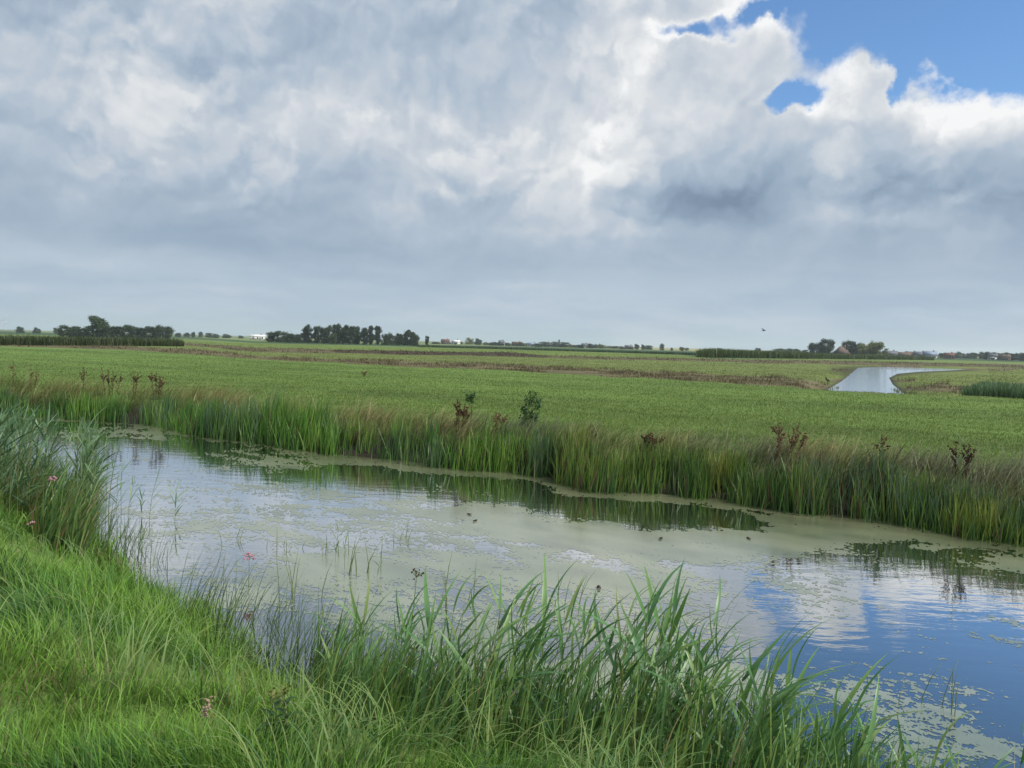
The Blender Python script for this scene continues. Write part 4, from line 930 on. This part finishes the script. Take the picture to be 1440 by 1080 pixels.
for x, dist, w, d, hw, hr, wl, rf, lab in (
        (362, 800, 13, 9, 3.2, 1.6, M_WHITE, M_WHITE, 'long white barn left of the long middle clump'), (626, 950, 9, 7, 2.8, 3, M_BRICK, M_ROOFRED, 'red-roofed house right of the lone tree'), (641, 900, 8, 6, 3, 2, M_WHITE, M_WHITE, 'white house below the first village trees'),
        (705, 950, 6, 5, 3.4, 3, M_WHITE, M_ROOFGREY, 'small white gabled house among the village trees'), (727, 980, 12, 7, 2.6, 2.6, M_BRICK, M_ROOFRED, 'long red-roofed farmhouse among the village trees'), (748, 900, 9, 7, 2.6, 1.8, M_WHITE, M_ROOFBLUE, 'house with a blue-grey roof left of the slim poplar'),
        (822, 980, 7, 6, 3, 2.6, M_WHITE, M_ROOFGREY, 'white house right of the slim poplar'), (884, 1000, 9, 6, 2.4, 2.4, M_BRICK, M_ROOFGREY, 'grey-roofed house left of the pale stubble field'),
        (1251, 760, 11, 8, 2.4, 3.4, M_BRICK, M_ROOFGREY, 'grey-roofed barn just right of the farm trees'), (1270, 790, 10, 8, 2.2, 2.8, M_BRICK, M_ROOFBROWN, 'brown-roofed barn above the maize end, second of the row'), (1281, 800, 10, 8, 2.4, 3.2, M_BRICK, M_ROOFBROWN, 'brown-roofed barn above the maize end, third of the row'),
        (1293, 800, 9, 8, 2.6, 3.2, M_WHITE, M_ROOFGREY, 'white-walled house above the maize end'), (1308, 800, 9, 8, 2.6, 3.8, M_WHITE, M_ROOFBLUE, 'blue-grey roofed house at the right end of the maize'), (1334, 850, 8, 6, 2.6, 3, M_BRICK, M_ROOFRED, 'red house among the trees right of the maize'),
        (1396, 850, 6, 6, 3, 3.2, M_WHITE, M_ROOFGREY, 'pale gabled house in the right tree line'), (1413, 850, 7, 6, 2.8, 2.6, M_BRICK, M_ROOFBROWN, 'brown house at the right end of the tree line')):
    house(x, dist, w, d, hw, hr, wl, rf, lab, random.uniform(-.5, .5))
def turbine():
    D = 2300; p = at(8, D, -.6); d = ray(8, 450); H = EYE.z + d.z / math.hypot(d.x, d.y) * D; m = plain('turbine_grey', (.5, .52, .55), .4, .4)
    t = thing('wind_turbine', 'thin white wind turbine on the horizon at the far left', 'wind turbine', p)
    obj('tower', mesh_of('tower', [tube_mesh('t', [(0, 0, 0), (0, 0, H * .5), (0, 0, H)], [1.1, .85, .6], None, 12)], m), t)
    nc = obj('nacelle', mesh_of('nacelle', [box(-.9, .9, -2.6, 1.4, H - .6, H + 1.2)], m, False), t)
    for k in range(3):
        an = 2.094 * k + .35; e = Vector((math.sin(an), 0, math.cos(an))); c = Vector((0, -2.9, H + .3))
        obj('blade', mesh_of('blade', [tube_mesh('b', [c, c + e * 5, c + e * 15], [.5, .7, .15], None, 6)], m), nc)
turbine()
M_BIRD = plain('dark_feather', (.02, .02, .022), .7, .2)
def flying_bird():
    dist = 70; d = ray(1074, 465); p = EYE + d * (dist / math.hypot(d.x, d.y))
    V, L, st = tube_mesh('b', [(-.19, 0, .0), (-.13, 0, .0), (-.05, 0, 0), (.05, 0, .005), (.12, 0, .015), (.17, 0, .02), (.215, 0, .012)], [.012, .02, .042, .045, .03, .026, .004], None, 8)
    w = []
    for s in (-1, 1):
        pts = [(.06, s * .03, .02), (-.05, s * .03, .02), (.08, s * .14, .10), (-.05, s * .15, .09), (.01, s * .30, .13), (-.05, s * .30, .12)]
        w.append(([(x, y, z + o) for o in (0, .006) for x, y, z in pts], [0, 2, 3, 1, 2, 4, 5, 3, 6, 7, 9, 8, 8, 9, 11, 10, 0, 6, 8, 2, 2, 8, 10, 4, 1, 3, 9, 7, 3, 5, 11, 9], [0, 4, 8, 12, 16, 20, 24, 28]))
    tl = ([(-.17, -.012, 0), (-.17, .012, 0), (-.27, .04, 0), (-.27, -.04, 0), (-.17, -.012, .006), (-.17, .012, .006), (-.27, .04, .006), (-.27, -.04, .006)], [0, 3, 2, 1, 4, 5, 6, 7, 0, 1, 5, 4, 2, 3, 7, 6], [0, 4, 8, 12])
    o = obj('flying_bird', mesh_of('flying_bird', [(V, L, st), *w, tl], M_BIRD), None, p, (.25, -.1, .3)); tag(o, 'small dark bird flying above the right horizon', 'bird')
flying_bird()
def standing_bird():
    p = gp(1164, 537, .22); p.z = float(height(np.array([[p.x, p.y, 0]]))[0])
    parts = [tube_mesh('b', [(-.17, 0, .16), (-.10, 0, .19), (0, 0, .22), (.08, 0, .27), (.11, 0, .36), (.13, 0, .40), (.17, 0, .40), (.22, 0, .39)], [.01, .04, .075, .065, .03, .034, .03, .004], None, 8)]
    for s in (-1, 1): parts.append(tube_mesh('l', [(0, s * .03, .19), (.01, s * .03, .09), (0, s * .03, -.01), (.05, s * .03, -.005)], [.012, .008, .007, .004], None, 5))
    o = obj('standing_bird', mesh_of('standing_bird', parts, M_BIRD), None, p, (0, 0, 2.2)); tag(o, 'small black bird standing on the grass left of the far channel', 'bird')
standing_bird()
def floating_leaf(x, y, label):
    p = gp(x, y, .012); V = []; n = 8
    for z in (0, .012):
        for k in range(n): V.append((.035 * math.cos(k * .785) * (1 + .2 * math.sin(3 * k)), .02 * math.sin(k * .785), z * .5 + .005 * math.cos(k * 1.6)))
    L = list(range(n))[::-1] + list(range(n, 2 * n)); st = [0, n]
    for k in range(n): st.append(len(L)); L += [k, (k + 1) % n, n + (k + 1) % n, n + k]
    o = obj('floating_leaf', make_mesh('floating_leaf', np.array(V), L, st, M_DARKHEAD), None, p, (0, 0, random.uniform(0, 3))); tag(o, label, 'leaf', 'dead leaves floating on the canal')
floating_leaf(929, 757, 'dark dead leaf on the duckweed mat at centre right'); floating_leaf(1053, 757, 'dark dead leaf on the duckweed near the open dark water'); floating_leaf(668, 732, 'dark leaf floating left of the duckweed mat'); floating_leaf(842, 826, 'tiny dark leaf behind the foreground reeds'); floating_leaf(660, 723, 'upper dark leaf left of the duckweed mat')

# ------------------------------------------------------------------ the air
def build_haze():
    m = bpy.data.materials.new('haze'); m.use_nodes = True; nt = m.node_tree; nt.nodes.clear()
    out = nt.nodes.new('ShaderNodeOutputMaterial'); v = nt.nodes.new('ShaderNodeVolumePrincipled')
    v.inputs['Color'].default_value = (.80, .90, 1.0, 1); v.inputs['Density'].default_value = 0.00020; v.inputs['Anisotropy'].default_value = 0.2
    nt.links.new(v.outputs[0], out.inputs['Volume'])
    o = obj('haze', mesh_of('haze', [box(-7200, 7200, -7200, 7200, -2.2, 62)], m, False)); tag(o, 'thin bluish air over the far fields', 'haze', kind='stuff')
build_haze()
